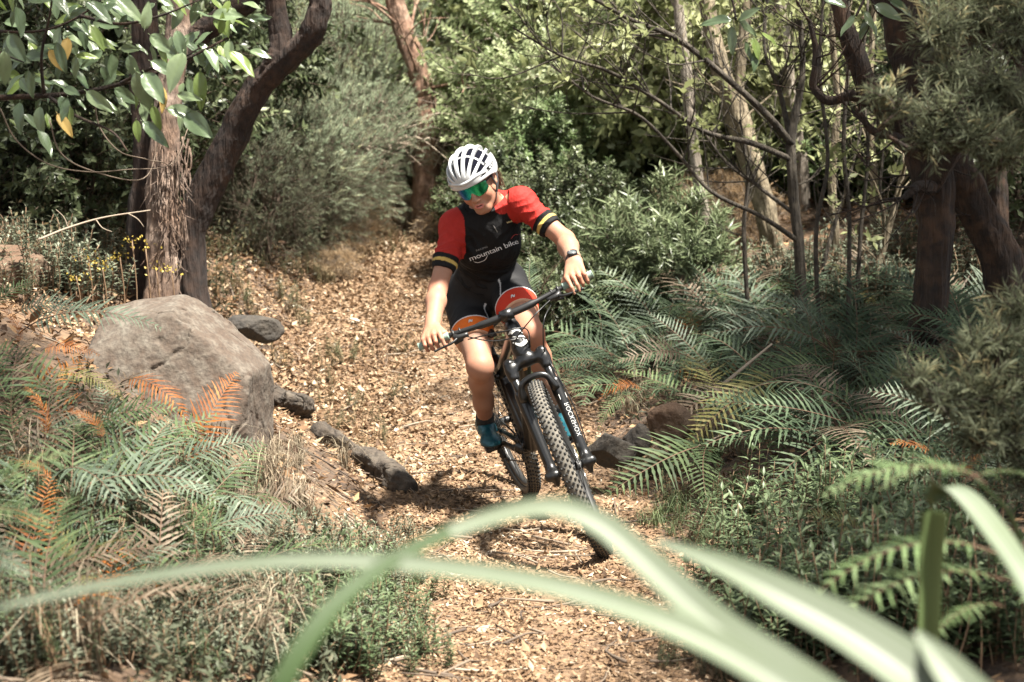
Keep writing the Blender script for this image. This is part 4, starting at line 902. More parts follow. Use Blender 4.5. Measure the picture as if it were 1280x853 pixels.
def fern(p, size, kinds, n, label, group, az=(0, 360), el=(25, 60), tilt=.38):
    o = obj("fern", None, loc=p, rot=(tilt, 0, 0)); w_ = FDESC.get(tuple(sorted(set(kinds)))) or 'mixed ' + ' '.join(sorted(set(kinds))); tag(o, label.replace('COLOUR', w_), 'fern', group + ', ' + w_)
    for i in range(n):
        a = math.radians(az[0] + (az[1] - az[0]) * (i + fr_.uniform(-.35, .35)) / n); e = math.radians(fr_.uniform(*el)) - .45; k = kinds[i % len(kinds)]
        f = obj("frond", FR[k][int(fr_.integers(5))], o, rot=(fr_.uniform(-.35, .35), -e, a), scale=size * fr_.uniform(.75, 1.12))
    return o
def frond_at(o, pa, pb, kind, var=0, roll=0., size=None):
    """one more frond whose stalk runs from pa towards pb"""
    d = np.asarray(pb) - np.asarray(pa); L = np.linalg.norm(d) * 1.06; a = math.atan2(d[1], d[0]); e = math.asin(d[2] / np.linalg.norm(d)); base = np.asarray(o.location)
    M = Matrix.Translation(Vector(pa) - o.location) @ Matrix.Rotation(a, 4, 'Z') @ Matrix.Rotation(-e, 4, 'Y') @ Matrix.Rotation((roll + .15) * (1 if d[0] > 0 else -1), 4, 'X') @ Matrix.Rotation(.10, 4, 'Y') @ Matrix.Scale(L, 4)
    return obj("frond", FR[kind][var], o, M=M)
G1 = "ferns on the bank beside the path"; L1 = "fern with COLOUR fronds on the shaded bank below the slender trunks"
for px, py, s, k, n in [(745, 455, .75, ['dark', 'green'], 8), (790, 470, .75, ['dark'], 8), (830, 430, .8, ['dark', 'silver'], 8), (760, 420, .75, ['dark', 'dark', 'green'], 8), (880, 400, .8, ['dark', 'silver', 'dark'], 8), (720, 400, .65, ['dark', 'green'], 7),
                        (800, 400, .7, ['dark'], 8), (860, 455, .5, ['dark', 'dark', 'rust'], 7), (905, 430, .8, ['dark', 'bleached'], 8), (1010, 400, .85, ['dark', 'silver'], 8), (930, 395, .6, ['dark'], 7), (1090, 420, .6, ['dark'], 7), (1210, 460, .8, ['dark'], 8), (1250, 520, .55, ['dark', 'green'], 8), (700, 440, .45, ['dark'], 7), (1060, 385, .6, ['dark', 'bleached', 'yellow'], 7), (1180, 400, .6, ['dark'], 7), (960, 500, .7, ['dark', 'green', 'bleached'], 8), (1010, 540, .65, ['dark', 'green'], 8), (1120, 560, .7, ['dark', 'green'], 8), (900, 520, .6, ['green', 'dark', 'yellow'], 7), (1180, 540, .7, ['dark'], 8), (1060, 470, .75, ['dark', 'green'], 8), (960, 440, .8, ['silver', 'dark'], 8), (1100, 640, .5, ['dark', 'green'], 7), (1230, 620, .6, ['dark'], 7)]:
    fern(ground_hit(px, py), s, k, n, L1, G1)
def single(pts, label, group=None, base=None):
    p0 = np.asarray(pts[0][0]); o = obj("fern", None, loc=onground(p0[0], p0[1] + .05) if base is None else base); tag(o, label, "fern", group)
    for pa, pb, k, v, ro in pts: frond_at(o, pa, pb, k, v, ro)
    return o
A = at
k_ = 0
while k_ < 34:                                                                         # fill the bank with ferns
    p_ = ground_hit(fr_.uniform(700, 1270), fr_.uniform(385, 600))
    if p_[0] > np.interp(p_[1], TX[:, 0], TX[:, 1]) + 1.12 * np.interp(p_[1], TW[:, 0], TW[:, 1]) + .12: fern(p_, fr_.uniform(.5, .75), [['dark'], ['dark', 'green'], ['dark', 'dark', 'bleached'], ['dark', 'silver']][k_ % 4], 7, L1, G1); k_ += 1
single([(A(990, 470, 7.0), A(880, 545, 6.6), 'yellow', 0, .3), (A(960, 470, 7.1), A(905, 500, 6.9), 'yellow', 2, -.4)], "pale yellow green fern frond arching over the rust brown stone")
single([(A(900, 560, 6.9), A(800, 610, 6.3), 'green', 0, .5), (A(905, 560, 6.9), A(850, 610, 6.35), 'green', 1, -.2), (A(900, 555, 6.9), A(830, 570, 6.7), 'green', 2, .1)], "green fern spreading two fronds down over the path edge")
single([(A(1050, 470, 7.3), A(960, 470, 6.9), 'green', 0, .6), (A(1055, 475, 7.3), A(1010, 520, 6.8), 'green', 2, .5), (A(1040, 480, 7.3), A(985, 500, 6.7), 'green', 1, -.3), (A(1035, 490, 7.2), A(945, 540, 6.7), 'green', 1, .2)], "mid green fern with broad fronds hanging above the shaded hollow")
single([(A(1080, 540, 6.9), A(1120, 420, 7.1), 'dark', 0, .9), (A(1080, 540, 6.9), A(1075, 430, 6.9), 'dark', 2, .2), (A(1085, 540, 6.9), A(1150, 440, 6.7), 'dark', 1, .4)], "upright dark glossy fern at the foot of the dark trunk")
single([(A(1040, 440, 7.6), A(960, 360, 7.4), 'silver', 0, .5), (A(1040, 440, 7.6), A(900, 385, 7.4), 'silver', 2, .4), (A(1020, 450, 7.6), A(1010, 355, 7.7), 'silver', 1, .5)], "silvery fern with tall fronds in front of the slender trunks")
single([(A(865, 450, 7.4), A(780, 430, 7.2), 'bleached', 2, .6), (A(1040, 470, 7.4), A(1030, 400, 7.2), 'bleached', 1, .3)], "bleached grey pink dead fern among the dark ferns")
single([(A(1190, 600, 5.6), A(1130, 545, 5.5), 'rust', 0, .2), (A(1190, 610, 5.6), A(1240, 560, 5.6), 'rust', 1, .3)], "small rust orange fern in the dark hollow under the needle branches")
single([(A(1105, 690, 4.6), A(1010, 640, 4.6), 'yellow', 0, .5), (A(1105, 700, 4.6), A(1180, 630, 4.5), 'bleached', 2, .3)], "yellow green fern behind the upright flax leaf")
single([(A(800, 495, 7.0), A(720, 470, 6.85), 'green', 2, .4), (A(805, 500, 7.0), A(735, 515, 6.8), 'green', 1, .2), (A(810, 495, 7), A(745, 480, 6.9), 'rust', 1, .3)], "green fern with one rust frond just behind the front fork")
single([(A(670, 400, 7.6), A(700, 310, 7.5), 'bleached', 2, .4), (A(665, 400, 7.6), A(650, 320, 7.7), 'dark', 0, .4), (A(690, 410, 7.6), A(745, 380, 7.4), 'dark', 2, .2)], "dark fern with a bleached frond behind the rider")
# left bank
G2 = "ferns on the near bank below the boulder"; L2 = "fern with COLOUR fronds in the tangle of undergrowth below the boulder"
for px, py, s, k, n in [(60, 640, .60, ['silver', 'green', 'bleached'], 7), (140, 690, .58, ['green', 'silver', 'bleached'], 7), (30, 760, .55, ['bleached', 'green', 'rust'], 7), (190, 760, .5, ['bleached', 'green'], 7), (250, 650, .5, ['green', 'silver'], 6), (100, 560, .55, ['green', 'bleached', 'rust'], 7), (20, 520, .5, ['green', 'rust', 'bleached'], 7), (170, 620, .55, ['silver', 'green', 'silver'], 7), (215, 690, .5, ['silver', 'green', 'bleached'], 7), (80, 700, .55, ['green', 'silver'], 7), (130, 790, .5, ['bleached', 'silver', 'rust'], 7), (270, 740, .42, ['green', 'bleached'], 6), (20, 600, .6, ['green', 'silver'], 7), (60, 830, .5, ['bleached', 'rust', 'green'], 7)]:
    fern(ground_hit(px, py), s, k, n, L2, G2)
single([(A(80, 640, 4.7), A(275, 650, 4.6), 'silver', 0, -.6), (A(90, 600, 4.8), A(250, 610, 4.8), 'silver', 2, -.4), (A(60, 650, 4.6), A(190, 700, 4.5), 'silver', 1, .3)], "silver green fern with a long frond lying across the near bank")
single([(A(285, 640, 5.2), A(400, 618, 5.2), 'bleached', 2, .75), (A(270, 640, 5.2), A(330, 600, 5.3), 'bleached', 0, .3)], "bleached straw coloured fern frond beside the dry grass")
single([(A(150, 480, 5.3), A(240, 512, 5.1), 'rust', 3, .3), (A(50, 440, 5.3), A(115, 440, 5.2), 'rust', 1, .5), (A(60, 470, 5.2), A(150, 490, 5.1), 'yellow', 1, .2)], "rust orange fern leaning across the boulder face")
single([(A(210, 600, 5.3), A(318, 462, 5.4), 'rust', 1, .9)], "single red brown fern frond standing up in front of the boulder")
single([(A(20, 420, 5.6), A(195, 395, 5.5), 'silver', 1, .4), (A(10, 400, 5.7), A(110, 365, 5.7), 'silver', 0, .5), (A(-30, 410, 5.6), A(60, 340, 5.7), 'green', 1, .4)], "pale silver fern draped over the top of the boulder")
single([(A(95, 720, 4.0), A(60, 640, 4.0), 'yellow', 2, .2), (A(95, 720, 4.0), A(160, 660, 4.0), 'yellow', 0, -.3), (A(95, 720, 4.0), A(125, 740, 3.9), 'yellow', 2, .2)], "yellow fern with few broad leaflets on the near bank")
single([(A(-40, 640, 3.2), A(75, 560, 3.2), 'green', 2, .4), (A(-40, 660, 3.2), A(60, 620, 3.1), 'green', 0, .3), (A(-50, 690, 3.2), A(40, 690, 3.1), 'silver', 0, .3)], "soft green fern fronds reaching in over the near bank")
single([(A(70, 620, 4.6), A(20, 560, 4.6), 'rust', 3, .3), (A(130, 560, 4.9), A(95, 500, 4.9), 'rust', 1, .3), (A(20, 440, 5.0), A(10, 375, 5.0), 'rust', 1, .2), (A(50, 560, 4.8), A(45, 470, 4.8), 'rust', 3, .2)], "brick red withered fern standing beside the boulder")
# ------------------------------------------------------------------ trees
# ------------------------------------------------------------------ shrubs and crowns
def crown_points(n, rad, r, shell=.55, lump=.35):
    d = rdir(n, r); q = (shell + (1 - shell) * r.random(n) ** .6); q = q * (1 + lump * fbm(d * 2.3 + r.random() * 30, 3)); return d, d * q[:, None] * np.asarray(rad)
def foliage(mb, C, D, r, nl, tl, leaf, w, droop=.1, fold=.25, spread=.85, up=.3, lo=True, ms=None, tbias=None, gap=.15):
    """leafy twigs: centres C, outward directions D; nl leaves per twig of length tl"""
    n = len(C); d = D + rdir(n, r) * .55 + [0, 0, up]; d /= np.linalg.norm(d, axis=1)[:, None]; tl_ = tl * r.uniform(.6, 1.3, n); B = C - d * tl_[:, None] * .6
    t = gap + (1 - gap) * (np.arange(nl)[None] + r.random((n, nl))) / nl; P = B[:, None] + d[:, None] * (t * tl_[:, None])[..., None]; P[..., 2] -= droop * tl * (t ** 2)
    az = 2.4 * np.arange(nl)[None] + r.random((n, 1)) * 6 + r.normal(size=(n, nl)) * .4; a = np.cross(d, [.3, .2, .93]); a /= np.linalg.norm(a, axis=1)[:, None] + 1e-9; b = np.cross(d, a)
    lat = np.cos(az)[..., None] * a[:, None] + np.sin(az)[..., None] * b[:, None]; LD = d[:, None] * (1 - spread * .55) + lat * spread; N = d[:, None] * .9 - lat * .35 + np.array([0, 0, .45])
    P = P.reshape(-1, 3); LD = LD.reshape(-1, 3) + r.normal(size=P.shape) * .12; N = N.reshape(-1, 3) + r.normal(size=P.shape) * .25; m = len(P); L = leaf * np.exp(r.normal(size=m) * .22)
    V, F = leaf_arr(P, LD, N, L, L * w, fold, r.uniform(-.05, .3, m), lo); tw = np.repeat(r.normal(.5, .16, n) if tbias is None else tbias + r.normal(0, .13, n), nl) + r.normal(0, .13, m)
    mb.add(V, F, 0, np.repeat(np.clip(tw, 0, 1), 4 if lo else 5)); S0 = B; S1 = B + d * tl_[:, None]
    return S0, S1
M_lolive = leafmat("olive_leaf", [(0, (.11, .125, .05)), (.5, (.22, .24, .11)), (1, (.36, .375, .20))], trans=.36, rough=.45)
def bark(name, c1, c2, c3, s=1.): return mat(name, c1, .95, noise=[(7 * s, 8, c2, .9), (22 * s, 6, c3, .8)], bump=(14 * s, 1., .04, (3.2, 3.2, .45)))
M_barkp = bark("bark_pale", (.13, .082, .055), (.23, .175, .14), (.045, .026, .018))
M_barkd = bark("bark_dark", (.022, .012, .008), (.050, .027, .016), (.008, .005, .004))
M_barkb = bark("bark_black", (.021, .012, .007), (.055, .028, .014), (.008, .005, .004))
M_barkt = bark("bark_tan", (.17, .135, .085), (.26, .22, .15), (.085, .065, .04), 1.3)
M_barkg = bark("bark_grey", (.24, .205, .165), (.34, .30, .25), (.13, .105, .08), 1.3)
def trunk_rough(seed, amp=.10):
    ph = np.random.default_rng(seed).random(8) * 6.28
    return lambda t, th: 1 + amp * (np.sin(2 * th + ph[0] + 3 * t) * .8 + .7 * np.sin(5 * th + ph[1] + 5 * t) + .55 * np.sin(11 * th + ph[2] + 8 * t) * np.sin(17 * t + ph[3]) + .4 * np.sin(17 * th + ph[4] + 6 * np.sin(9 * t)) + .5 * np.sin(13 * t + ph[5]))
def limb(mb, pts, radii, seed, seg=20, n=40, amp=.09):
    P = smooth_path(pts, n); R = np.interp(np.linspace(0, 1, n), np.linspace(0, 1, len(radii)), radii); r = np.random.default_rng(seed); P = P + np.cumsum(r.normal(size=(n, 3)), 0) * radii[0] * .035
    tube(mb, P, R, seg, rough=trunk_rough(seed, amp)); return P
def twigs(mb, P, r, n, L, R, depth=1, spread=.8, up=.15):
    """random side branches off a path"""
    T = np.gradient(P, axis=0); T /= np.linalg.norm(T, axis=1)[:, None]; ends = []
    for i in range(n):
        k = int(r.uniform(.12, 1) * (len(P) - 1)); d = nrm(T[k] * .7 + rdir(1, r)[0] * spread + [0, 0, up]); ln = L * r.uniform(.5, 1.2); m = P[k] + d * ln * .5 + r.normal(size=3) * ln * .08; e = P[k] + d * ln + r.normal(size=3) * ln * .10 + [0, 0, up * ln * .3]
        Q = smooth_path([P[k], m, e], 7); tube(mb, Q, np.linspace(R, R * .35, 7), 5, cap=False); ends.append(Q)
        if depth > 1: ends += twigs(mb, Q, r, 3, L * .5, R * .5, depth - 1, spread, up)
    return ends
def tree(name, label, mats, limbs, base, cat="tree", tw=(), group=None):
    """limbs: (pixel path points already in metres, radii, seed)"""
    o = obj(name, None, loc=base); tag(o, label, cat, group); ends = []
    for i, (pts, rad, seed) in enumerate(limbs):
        mb = MB(); P = limb(mb, np.asarray(pts) - base, rad, seed, 28 if max(rad) > .06 else 12, 60 if max(rad) > .06 else 30)
        obj("trunk" if i == 0 else "limb", mb.mesh(name + "_limb", mats), o)
        if tw:
            mb = MB(); r = np.random.default_rng(seed + 100); e = twigs(mb, P[len(P) // 4:], r, *tw); ends += e
            if mb.n: obj("branchlets", mb.mesh("branchlets", mats), o)["kind"] = "stuff"
    return o, ends
def top(p, dx, dy, z): return np.array([p[0] + dx, p[1] + dy, z])
# pale forked tree: pale stem, dark stem behind it, leaning dark limb
base = onground(at(200, 372, 8.4)[0], 8.4)
t1, _ = tree("forked_tree", "forked tree with shaggy pale stem and dark leaning limb behind the boulder", M_barkp,
     [([at(200, 400, 8.4), at(200, 340, 8.4), at(206, 250, 8.42), at(212, 160, 8.45), at(222, 60, 8.5), at(232, -60, 8.6), top(at(236, -60, 8.6), .2, .2, 4.6)], [.105, .078, .072, .070, .066, .06, .045], 3)], base)
for pts, rad, sd in [([onground(base[0] - .12, 8.6) - [0, 0, .1], at(180, 300, 8.6), at(192, 200, 8.6), at(188, 80, 8.6), at(178, -40, 8.6), top(at(170, -40, 8.6), -.3, .1, 4.4)], [.10, .085, .075, .07, .06, .04], 5),
                     ([onground(base[0] + .13, 8.6) - [0, 0, .1], at(230, 312, 8.6), at(250, 255, 8.6), at(285, 185, 8.6), at(315, 125, 8.55), at(345, 82, 8.5), at(385, 50, 8.45), at(402, 10, 8.4), at(408, -50, 8.4), top(at(410, -50, 8.4), .1, 0, 4.2)], [.13, .105, .092, .084, .080, .074, .066, .058, .05, .04], 6),
                     ([at(338, 90, 8.5), at(356, 55, 8.5), at(350, 0, 8.5), at(345, -60, 8.5), top(at(340, -60, 8.5), -.1, 0, 3.9)], [.06, .058, .05, .045, .03], 7),
                     ([at(222, 70, 8.55), at(255, 40, 8.6), at(290, 15, 8.6), at(320, -20, 8.6), top(at(330, -30, 8.6), .2, .1, 3.6)], [.07, .065, .055, .045, .03], 8)]:
    mb = MB(); limb(mb, np.asarray(pts) - base, rad, sd, 28, 60, .11); obj("limb", mb.mesh("limb", M_barkd), t1)["label"] = "dark brown limb"
mb = MB(); r = np.random.default_rng(2)
for i in range(170):                                                                     # shreds of loose bark
    y = r.uniform(170, 360); x = np.interp(y, [60, 250, 372], [222, 206, 200]) + r.uniform(-20, 26); p = at(x, y, 8.33 + abs(x - 204) * .003) - base; L = r.uniform(.05, .22)
    tube(mb, smooth_path([p, p + [r.normal() * .01, -.012, -L * .5], p + [r.normal() * .03, -.02 - r.random() * .02, -L]], 5), np.linspace(.006, .002, 5) * r.uniform(.5, 1.3), 5, flat=.3)
obj("loose_bark", mb.mesh("loose_bark", M_barkp), t1)
# far tree above the path
base = onground(at(530, 175, 13.6)[0], 13.6)
tree("leaning_tree", "reddish trunk leaning above the end of the path", mat("bark_red", (.20, .115, .075), .95, noise=[(8, 6, (.32, .22, .16), .9), (25, 5, (.08, .045, .03), .7)], bump=(14, 1., .04, (3, 3, .5))),
     [([base - [0, 0, .2], at(528, 165, 13.6), at(520, 110, 13.6), at(503, 55, 13.6), at(486, 0, 13.6), at(470, -60, 13.6)], [.13, .10, .09, .082, .072, .05], 13)], base, tw=(9, .9, .016, 2, .9, .2))
# slender trunks
def slim(label, m, pts, Y, rad, seed, tw=(5, .6, .009, 2, .9, .25), name="slender_tree", extra=(), group=None, leafy=.38):
    P = [at(x, y, Y + dy) for x, y, dy in pts]; base = onground(P[0][0], P[0][1]); P[0] = base - [0, 0, .08]
    o, ends = tree(name, label, m, [(P, rad, seed)] + list(extra), base, tw=tw, group=group)
    if leafy and ends:
        r = np.random.default_rng(seed + 900); E_ = np.array([e[-1] for e in ends if r.random() < leafy]); D_ = np.array([nrm(e[-1] - e[0]) for e in ends])[:len(E_)]; mb = MB(); foliage(mb, E_, D_, r, 7, .16, .058, .45, up=.1, droop=.3); obj("leaves", mb.mesh("leaves", M_lolive), o)["kind"] = "stuff"
    return o, ends
slim("slim pale grey trunk rising behind the long leaved shrub", M_barkg, [(888, 340, 0), (880, 270, 0), (868, 200, 0), (858, 110, 0), (848, 20, 0), (842, -60, 0)], 10.9, [.052, .044, .041, .038, .035, .03], 21)
slim("tan trunk leaning back beside a thinner twin stem", M_barkt, [(975, 362, 0), (962, 290, 0), (940, 215, 0), (915, 140, 0), (893, 70, 0), (875, -40, .1)], 10.6, [.075, .068, .075, .068, .062, .05], 22, extra=[([at(948, 240, 11.05), at(938, 170, 11.1), at(925, 110, 11.2), at(930, 40, 11.2), at(938, -50, 11.2)], [.05, .045, .04, .036, .03], 23)])
slim("pale grey stem standing close behind the dark sapling", M_barkg, [(1000, 375, 0), (1003, 300, 0), (1000, 200, 0), (985, 100, 0), (975, 0, 0), (970, -60, 0)], 11.5, [.065, .055, .05, .045, .04, .035], 24)
slim("thin brown stem between the dark sapling and the dark trunk", M_barkt, [(1042, 380, 0), (1044, 300, 0), (1040, 220, 0), (1046, 130, 0), (1040, 40, 0), (1045, -50, 0)], 10, [.03, .026, .024, .022, .02, .016], 25)
slim("thin straight stem just beside the dark trunk", M_barkt, [(1085, 380, 0), (1090, 300, 0), (1092, 220, 0), (1086, 140, 0), (1090, 40, 0), (1095, -50, 0)], 10.5, [.032, .027, .024, .022, .02, .016], 26)
slim("slanting pale pole leaning toward the dark trunk", M_barkt, [(1082, 392, 0), (1100, 330, 0), (1120, 250, 0), (1135, 190, 0)], 9.3, [.026, .022, .020, .012], 27)
P = lambda *q: [at(*p) for p in q]
M_barks = bark("bark_sapling", (.040, .032, .023), (.075, .062, .045), (.016, .012, .009))
sap, sap_ends = slim("dark sapling with long bare branches sweeping up and over", M_barks, [(1006, 380, 0), (1000, 320, 0), (992, 240, 0), (990, 170, 0), (1005, 90, 0), (1000, 0, 0), (1005, -60, 0)], 9.0, [.042, .034, .030, .025, .018, .014, .010], 28, tw=(13, .55, .0055, 2, .9, .35), name="bare_sapling",
     extra=[(P((990, 180, 9), (955, 140, 8.9), (905, 95, 8.8), (850, 50, 8.7), (790, 25, 8.6), (725, -10, 8.5)), [.022, .020, .017, .014, .011, .008], 29),
            (P((991, 200, 9), (940, 180, 8.9), (880, 165, 8.8), (820, 125, 8.7), (760, 90, 8.6), (700, 70, 8.5), (640, 35, 8.5)), [.017, .015, .0125, .011, .009, .007, .005], 30),
            (P((1003, 305, 9), (950, 270, 8.9), (890, 240, 8.8), (850, 195, 8.8), (800, 145, 8.7), (740, 120, 8.6), (690, 80, 8.6)), [.016, .013, .012, .010, .0085, .0065, .004], 31),
            (P((996, 270, 9), (950, 235, 9), (905, 200, 9.1), (870, 150, 9.2)), [.012, .010, .008, .005], 32),
            (P((990, 185, 9), (975, 120, 9.1), (955, 60, 9.1), (960, -20, 9.2)), [.018, .014, .011, .008], 33)])
for i, pts in enumerate([((1030, 395, 0), (1020, 300, 0), (1035, 200, 0), (1025, 90, 0), (1030, -20, 0)), ((1060, 390, 0), (1062, 280, 0), (1055, 180, 0), (1062, 60, 0), (1060, -30, 0)), ((1070, 395, 0), (1075, 300, 0), (1085, 190, 0), (1078, 100, 0), (1085, 0, 0)),
                         ((940, 380, 0), (930, 300, 0), (935, 220, 0), (925, 150, 0)), ((1015, 390, 0), (1035, 310, 0), (1060, 230, 0), (1080, 150, 0)), ((1130, 400, 0), (1118, 330, 0), (1100, 250, 0), (1105, 180, 0)), ((1210, 400, 0), (1215, 330, 0), (1205, 250, 0), (1215, 180, 0))]):
    slim("thin bare dark stem in the thicket of the slender trunks", M_barks, pts, 8.6 + .25 * i, [.014, .012, .010, .007], 50 + i, tw=(8, .4, .0042, 2, .9, .3), name="bare_shrub", group="bare stems in the thicket")
# dark tree with needle foliage
base = onground(at(1155, 470, 7.8)[0], 7.8)
t2, _ = tree("dark_tree", "thick dark trunk with rugged bark and crooked limbs above the ferns", M_barkb,
     [([base - [0, 0, .1], at(1150, 440, 7.8), at(1165, 360, 7.8), at(1168, 270, 7.8), at(1158, 190, 7.8), at(1150, 100, 7.8), at(1130, 20, 7.8), at(1120, -60, 7.8), top(at(1120, -60, 7.8), .3, -.3, 4.4)], [.11, .072, .080, .090, .105, .10, .09, .08, .05], 61)], base)
for pts, rad, sd in [(P((1160, 205, 7.8), (1120, 150, 7.7), (1085, 110, 7.6), (1065, 60, 7.6), (1050, 10, 7.6), (1035, -50, 7.6)), [.06, .055, .05, .048, .04, .03], 62),
                     (P((1105, 140, 7.65), (1065, 120, 7.5), (1035, 128, 7.5), (1015, 110, 7.5), (1018, 70, 7.5), (1010, 30, 7.5)), [.03, .026, .022, .020, .016, .010], 63),
                     (P((1150, 185, 7.7), (1120, 172, 7.6), (1090, 165, 7.5), (1070, 140, 7.5)), [.025, .022, .018, .012], 64),
                     (P((1165, 230, 7.75), (1190, 190, 7.6), (1230, 150, 7.3), (1290, 110, 6.9), (1360, 60, 6.5)), [.06, .055, .05, .04, .03], 65),
                     (P((1155, 110, 7.8), (1190, 60, 7.7), (1230, 20, 7.6), (1260, -40, 7.6)), [.06, .055, .05, .04], 66),
                     (P((1165, 235, 7.7), (1145, 232, 7.55), (1128, 245, 7.5)), [.035, .028, .012], 67), (P((1150, 150, 7.7), (1165, 135, 7.55), (1195, 125, 7.5)), [.018, .014, .006], 68)]:
    mb = MB(); Q = limb(mb, np.asarray(pts) - base, rad, sd, 18, 40, .10); obj("limb", mb.mesh("limb", M_barkb), t2); mb = MB(); twigs(mb, Q, np.random.default_rng(sd), 7, .45, .006, 2, .9, .1); obj("branchlets", mb.mesh("branchlets", M_barkb), t2)["kind"] = "stuff"
base3 = onground(at(1262, 400, 8.2)[0], 8.2)
t3, _ = tree("dark_tree", "second dark trunk leaning in beside the thick rugged one", M_barkb, [([base3 - [0, 0, .1], at(1258, 360, 8.2), at(1240, 300, 8.2), at(1215, 240, 8.2), at(1195, 200, 8.2), at(1190, 120, 8.3), at(1200, 0, 8.3), at(1210, -70, 8.3)], [.115, .10, .095, .09, .085, .075, .06, .045], 71)], base3, tw=(10, .5, .007, 2, .9, .1))
slim("dark upright stem behind the second dark trunk", M_barkb, [(1250, 330, 0), (1245, 250, 0), (1240, 170, 0), (1245, 60, 0), (1250, -50, 0)], 9.2, [.08, .075, .07, .06, .05], 72)

def stick_arr(mb, A_, B_, ra, rb, mat_=1):
    """many thin three-sided sticks"""
    d = B_ - A_; d = d / (np.linalg.norm(d, axis=1)[:, None] + 1e-9); a = np.cross(d, [.31, .17, .93]); a /= np.linalg.norm(a, axis=1)[:, None] + 1e-9; b = np.cross(d, a); n = len(A_); V = []
    for p, rr in ((A_, ra), (B_, rb)):
        for k in range(3): V.append(p + rr * (math.cos(k * 2.094) * a + math.sin(k * 2.094) * b))
    V = np.stack(V, 1).reshape(-1, 3); k = np.arange(n)[:, None] * 6; F = np.concatenate([k + [0, 1, 4, 3], k + [1, 2, 5, 4], k + [2, 0, 3, 5]]); mb.add(V, F, mat_)
def shrub_data(name, m, mstem, seed, rad, n, nl, tl, leaf, w, stems=9, **kw):
    """a shrub one metre or so tall as two meshes: foliage and stems"""
    r = np.random.default_rng(seed); d, c = crown_points(n, rad, r, kw.pop('shell', .5), kw.pop('lump', .35)); nc = kw.pop('clusters', 70); dk, ck = crown_points(nc, np.asarray(rad), r, .6, .4); wk = r.integers(nc, size=n); mixk = r.random(n) < .78
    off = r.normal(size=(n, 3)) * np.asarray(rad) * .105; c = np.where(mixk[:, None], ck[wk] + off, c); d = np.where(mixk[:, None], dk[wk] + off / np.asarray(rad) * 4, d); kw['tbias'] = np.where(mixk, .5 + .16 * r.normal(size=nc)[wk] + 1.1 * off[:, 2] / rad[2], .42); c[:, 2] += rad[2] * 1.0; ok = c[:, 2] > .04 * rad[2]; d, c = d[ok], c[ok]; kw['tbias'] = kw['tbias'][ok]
    mb = MB(); S0, S1 = foliage(mb, c, d, r, nl, tl, leaf, w, **kw); stick_arr(mb, S0, S1, .0035, .0012); fol = mb.mesh(name + "_foliage", [m, mstem])
    mb = MB(); ms = []
    for i in range(stems):
        t = c[r.integers(len(c))] * [.8, .8, .9]; P_ = smooth_path([[r.normal() * .05, r.normal() * .05, -.08], [t[0] * .35 + r.normal() * .04, t[1] * .35 + r.normal() * .04, t[2] * .5], t], 10); tube(mb, P_, np.linspace(.018, .005, 10), 6, cap=False); ms.append(P_)
        twigs(mb, P_[4:], r, 4, rad[0] * .45, .004, 1, .9, .3)
    return fol, mb.mesh(name + "_stems", mstem)
M_stem = mat("shrub_stem", (.075, .052, .036), .9); M_stemg = mat("shrub_stem_grey", (.17, .14, .11), .9)
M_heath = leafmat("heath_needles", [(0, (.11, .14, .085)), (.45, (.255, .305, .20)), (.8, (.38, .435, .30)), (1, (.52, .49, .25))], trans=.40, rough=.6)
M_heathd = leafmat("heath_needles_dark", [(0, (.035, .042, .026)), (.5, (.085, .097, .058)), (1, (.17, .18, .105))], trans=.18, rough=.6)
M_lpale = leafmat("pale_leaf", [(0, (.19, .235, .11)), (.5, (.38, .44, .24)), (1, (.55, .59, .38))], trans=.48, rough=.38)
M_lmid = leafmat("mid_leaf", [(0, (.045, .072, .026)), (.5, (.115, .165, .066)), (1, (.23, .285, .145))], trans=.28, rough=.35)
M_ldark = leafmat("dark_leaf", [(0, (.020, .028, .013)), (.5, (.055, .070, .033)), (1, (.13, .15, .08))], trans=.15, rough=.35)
M_lance = leafmat("lance_leaf", [(0, (.036, .050, .022)), (.5, (.085, .110, .055)), (1, (.17, .20, .11))], trans=.25, rough=.33)
M_straw = leafmat("straw", [(0, (.17, .115, .065)), (.5, (.32, .225, .13)), (1, (.50, .39, .25))], trans=.15, rough=.7)
SH = dict(
    heath=shrub_data("heath", M_heath, M_stem, 1, (.70, .70, .62), 1350, 44, .16, .019, .15, up=.45, spread=.75, lump=.45, clusters=110),
    heathd=shrub_data("heath_dark", M_heathd, M_stem, 2, (.70, .70, .60), 1100, 42, .16, .020, .15, up=.5, spread=.7, lump=.45, clusters=90),
    pale=shrub_data("pale_shrub", M_lpale, M_stemg, 3, (.85, .85, .80), 1300, 12, .20, .050, .52, up=.4, lump=.4),
    mid=shrub_data("leafy_shrub", M_lmid, M_stem, 4, (.80, .80, .75), 1200, 12, .20, .055, .50, up=.35, lump=.4),
    dark=shrub_data("dark_shrub", M_ldark, M_stem, 5, (.80, .80, .75), 1100, 12, .20, .055, .45, up=.3, lump=.4),
    olive=shrub_data("olive_shrub", M_lolive, M_stemg, 6, (.85, .85, .85), 800, 9, .26, .075, .48, up=.1, droop=.4, lump=.45),
    lance=shrub_data("lance_shrub", M_lance, M_stem, 7, (.60, .60, .50), 420, 14, .20, .125, .15, up=.6, spread=.75, droop=.1, lump=.4, lo=False),
    straw=shrub_data("straw_shrub", M_straw, M_stemg, 8, (.70, .70, .40), 700, 10, .34, .12, .045, up=.1, spread=.6, droop=.5, lump=.4))
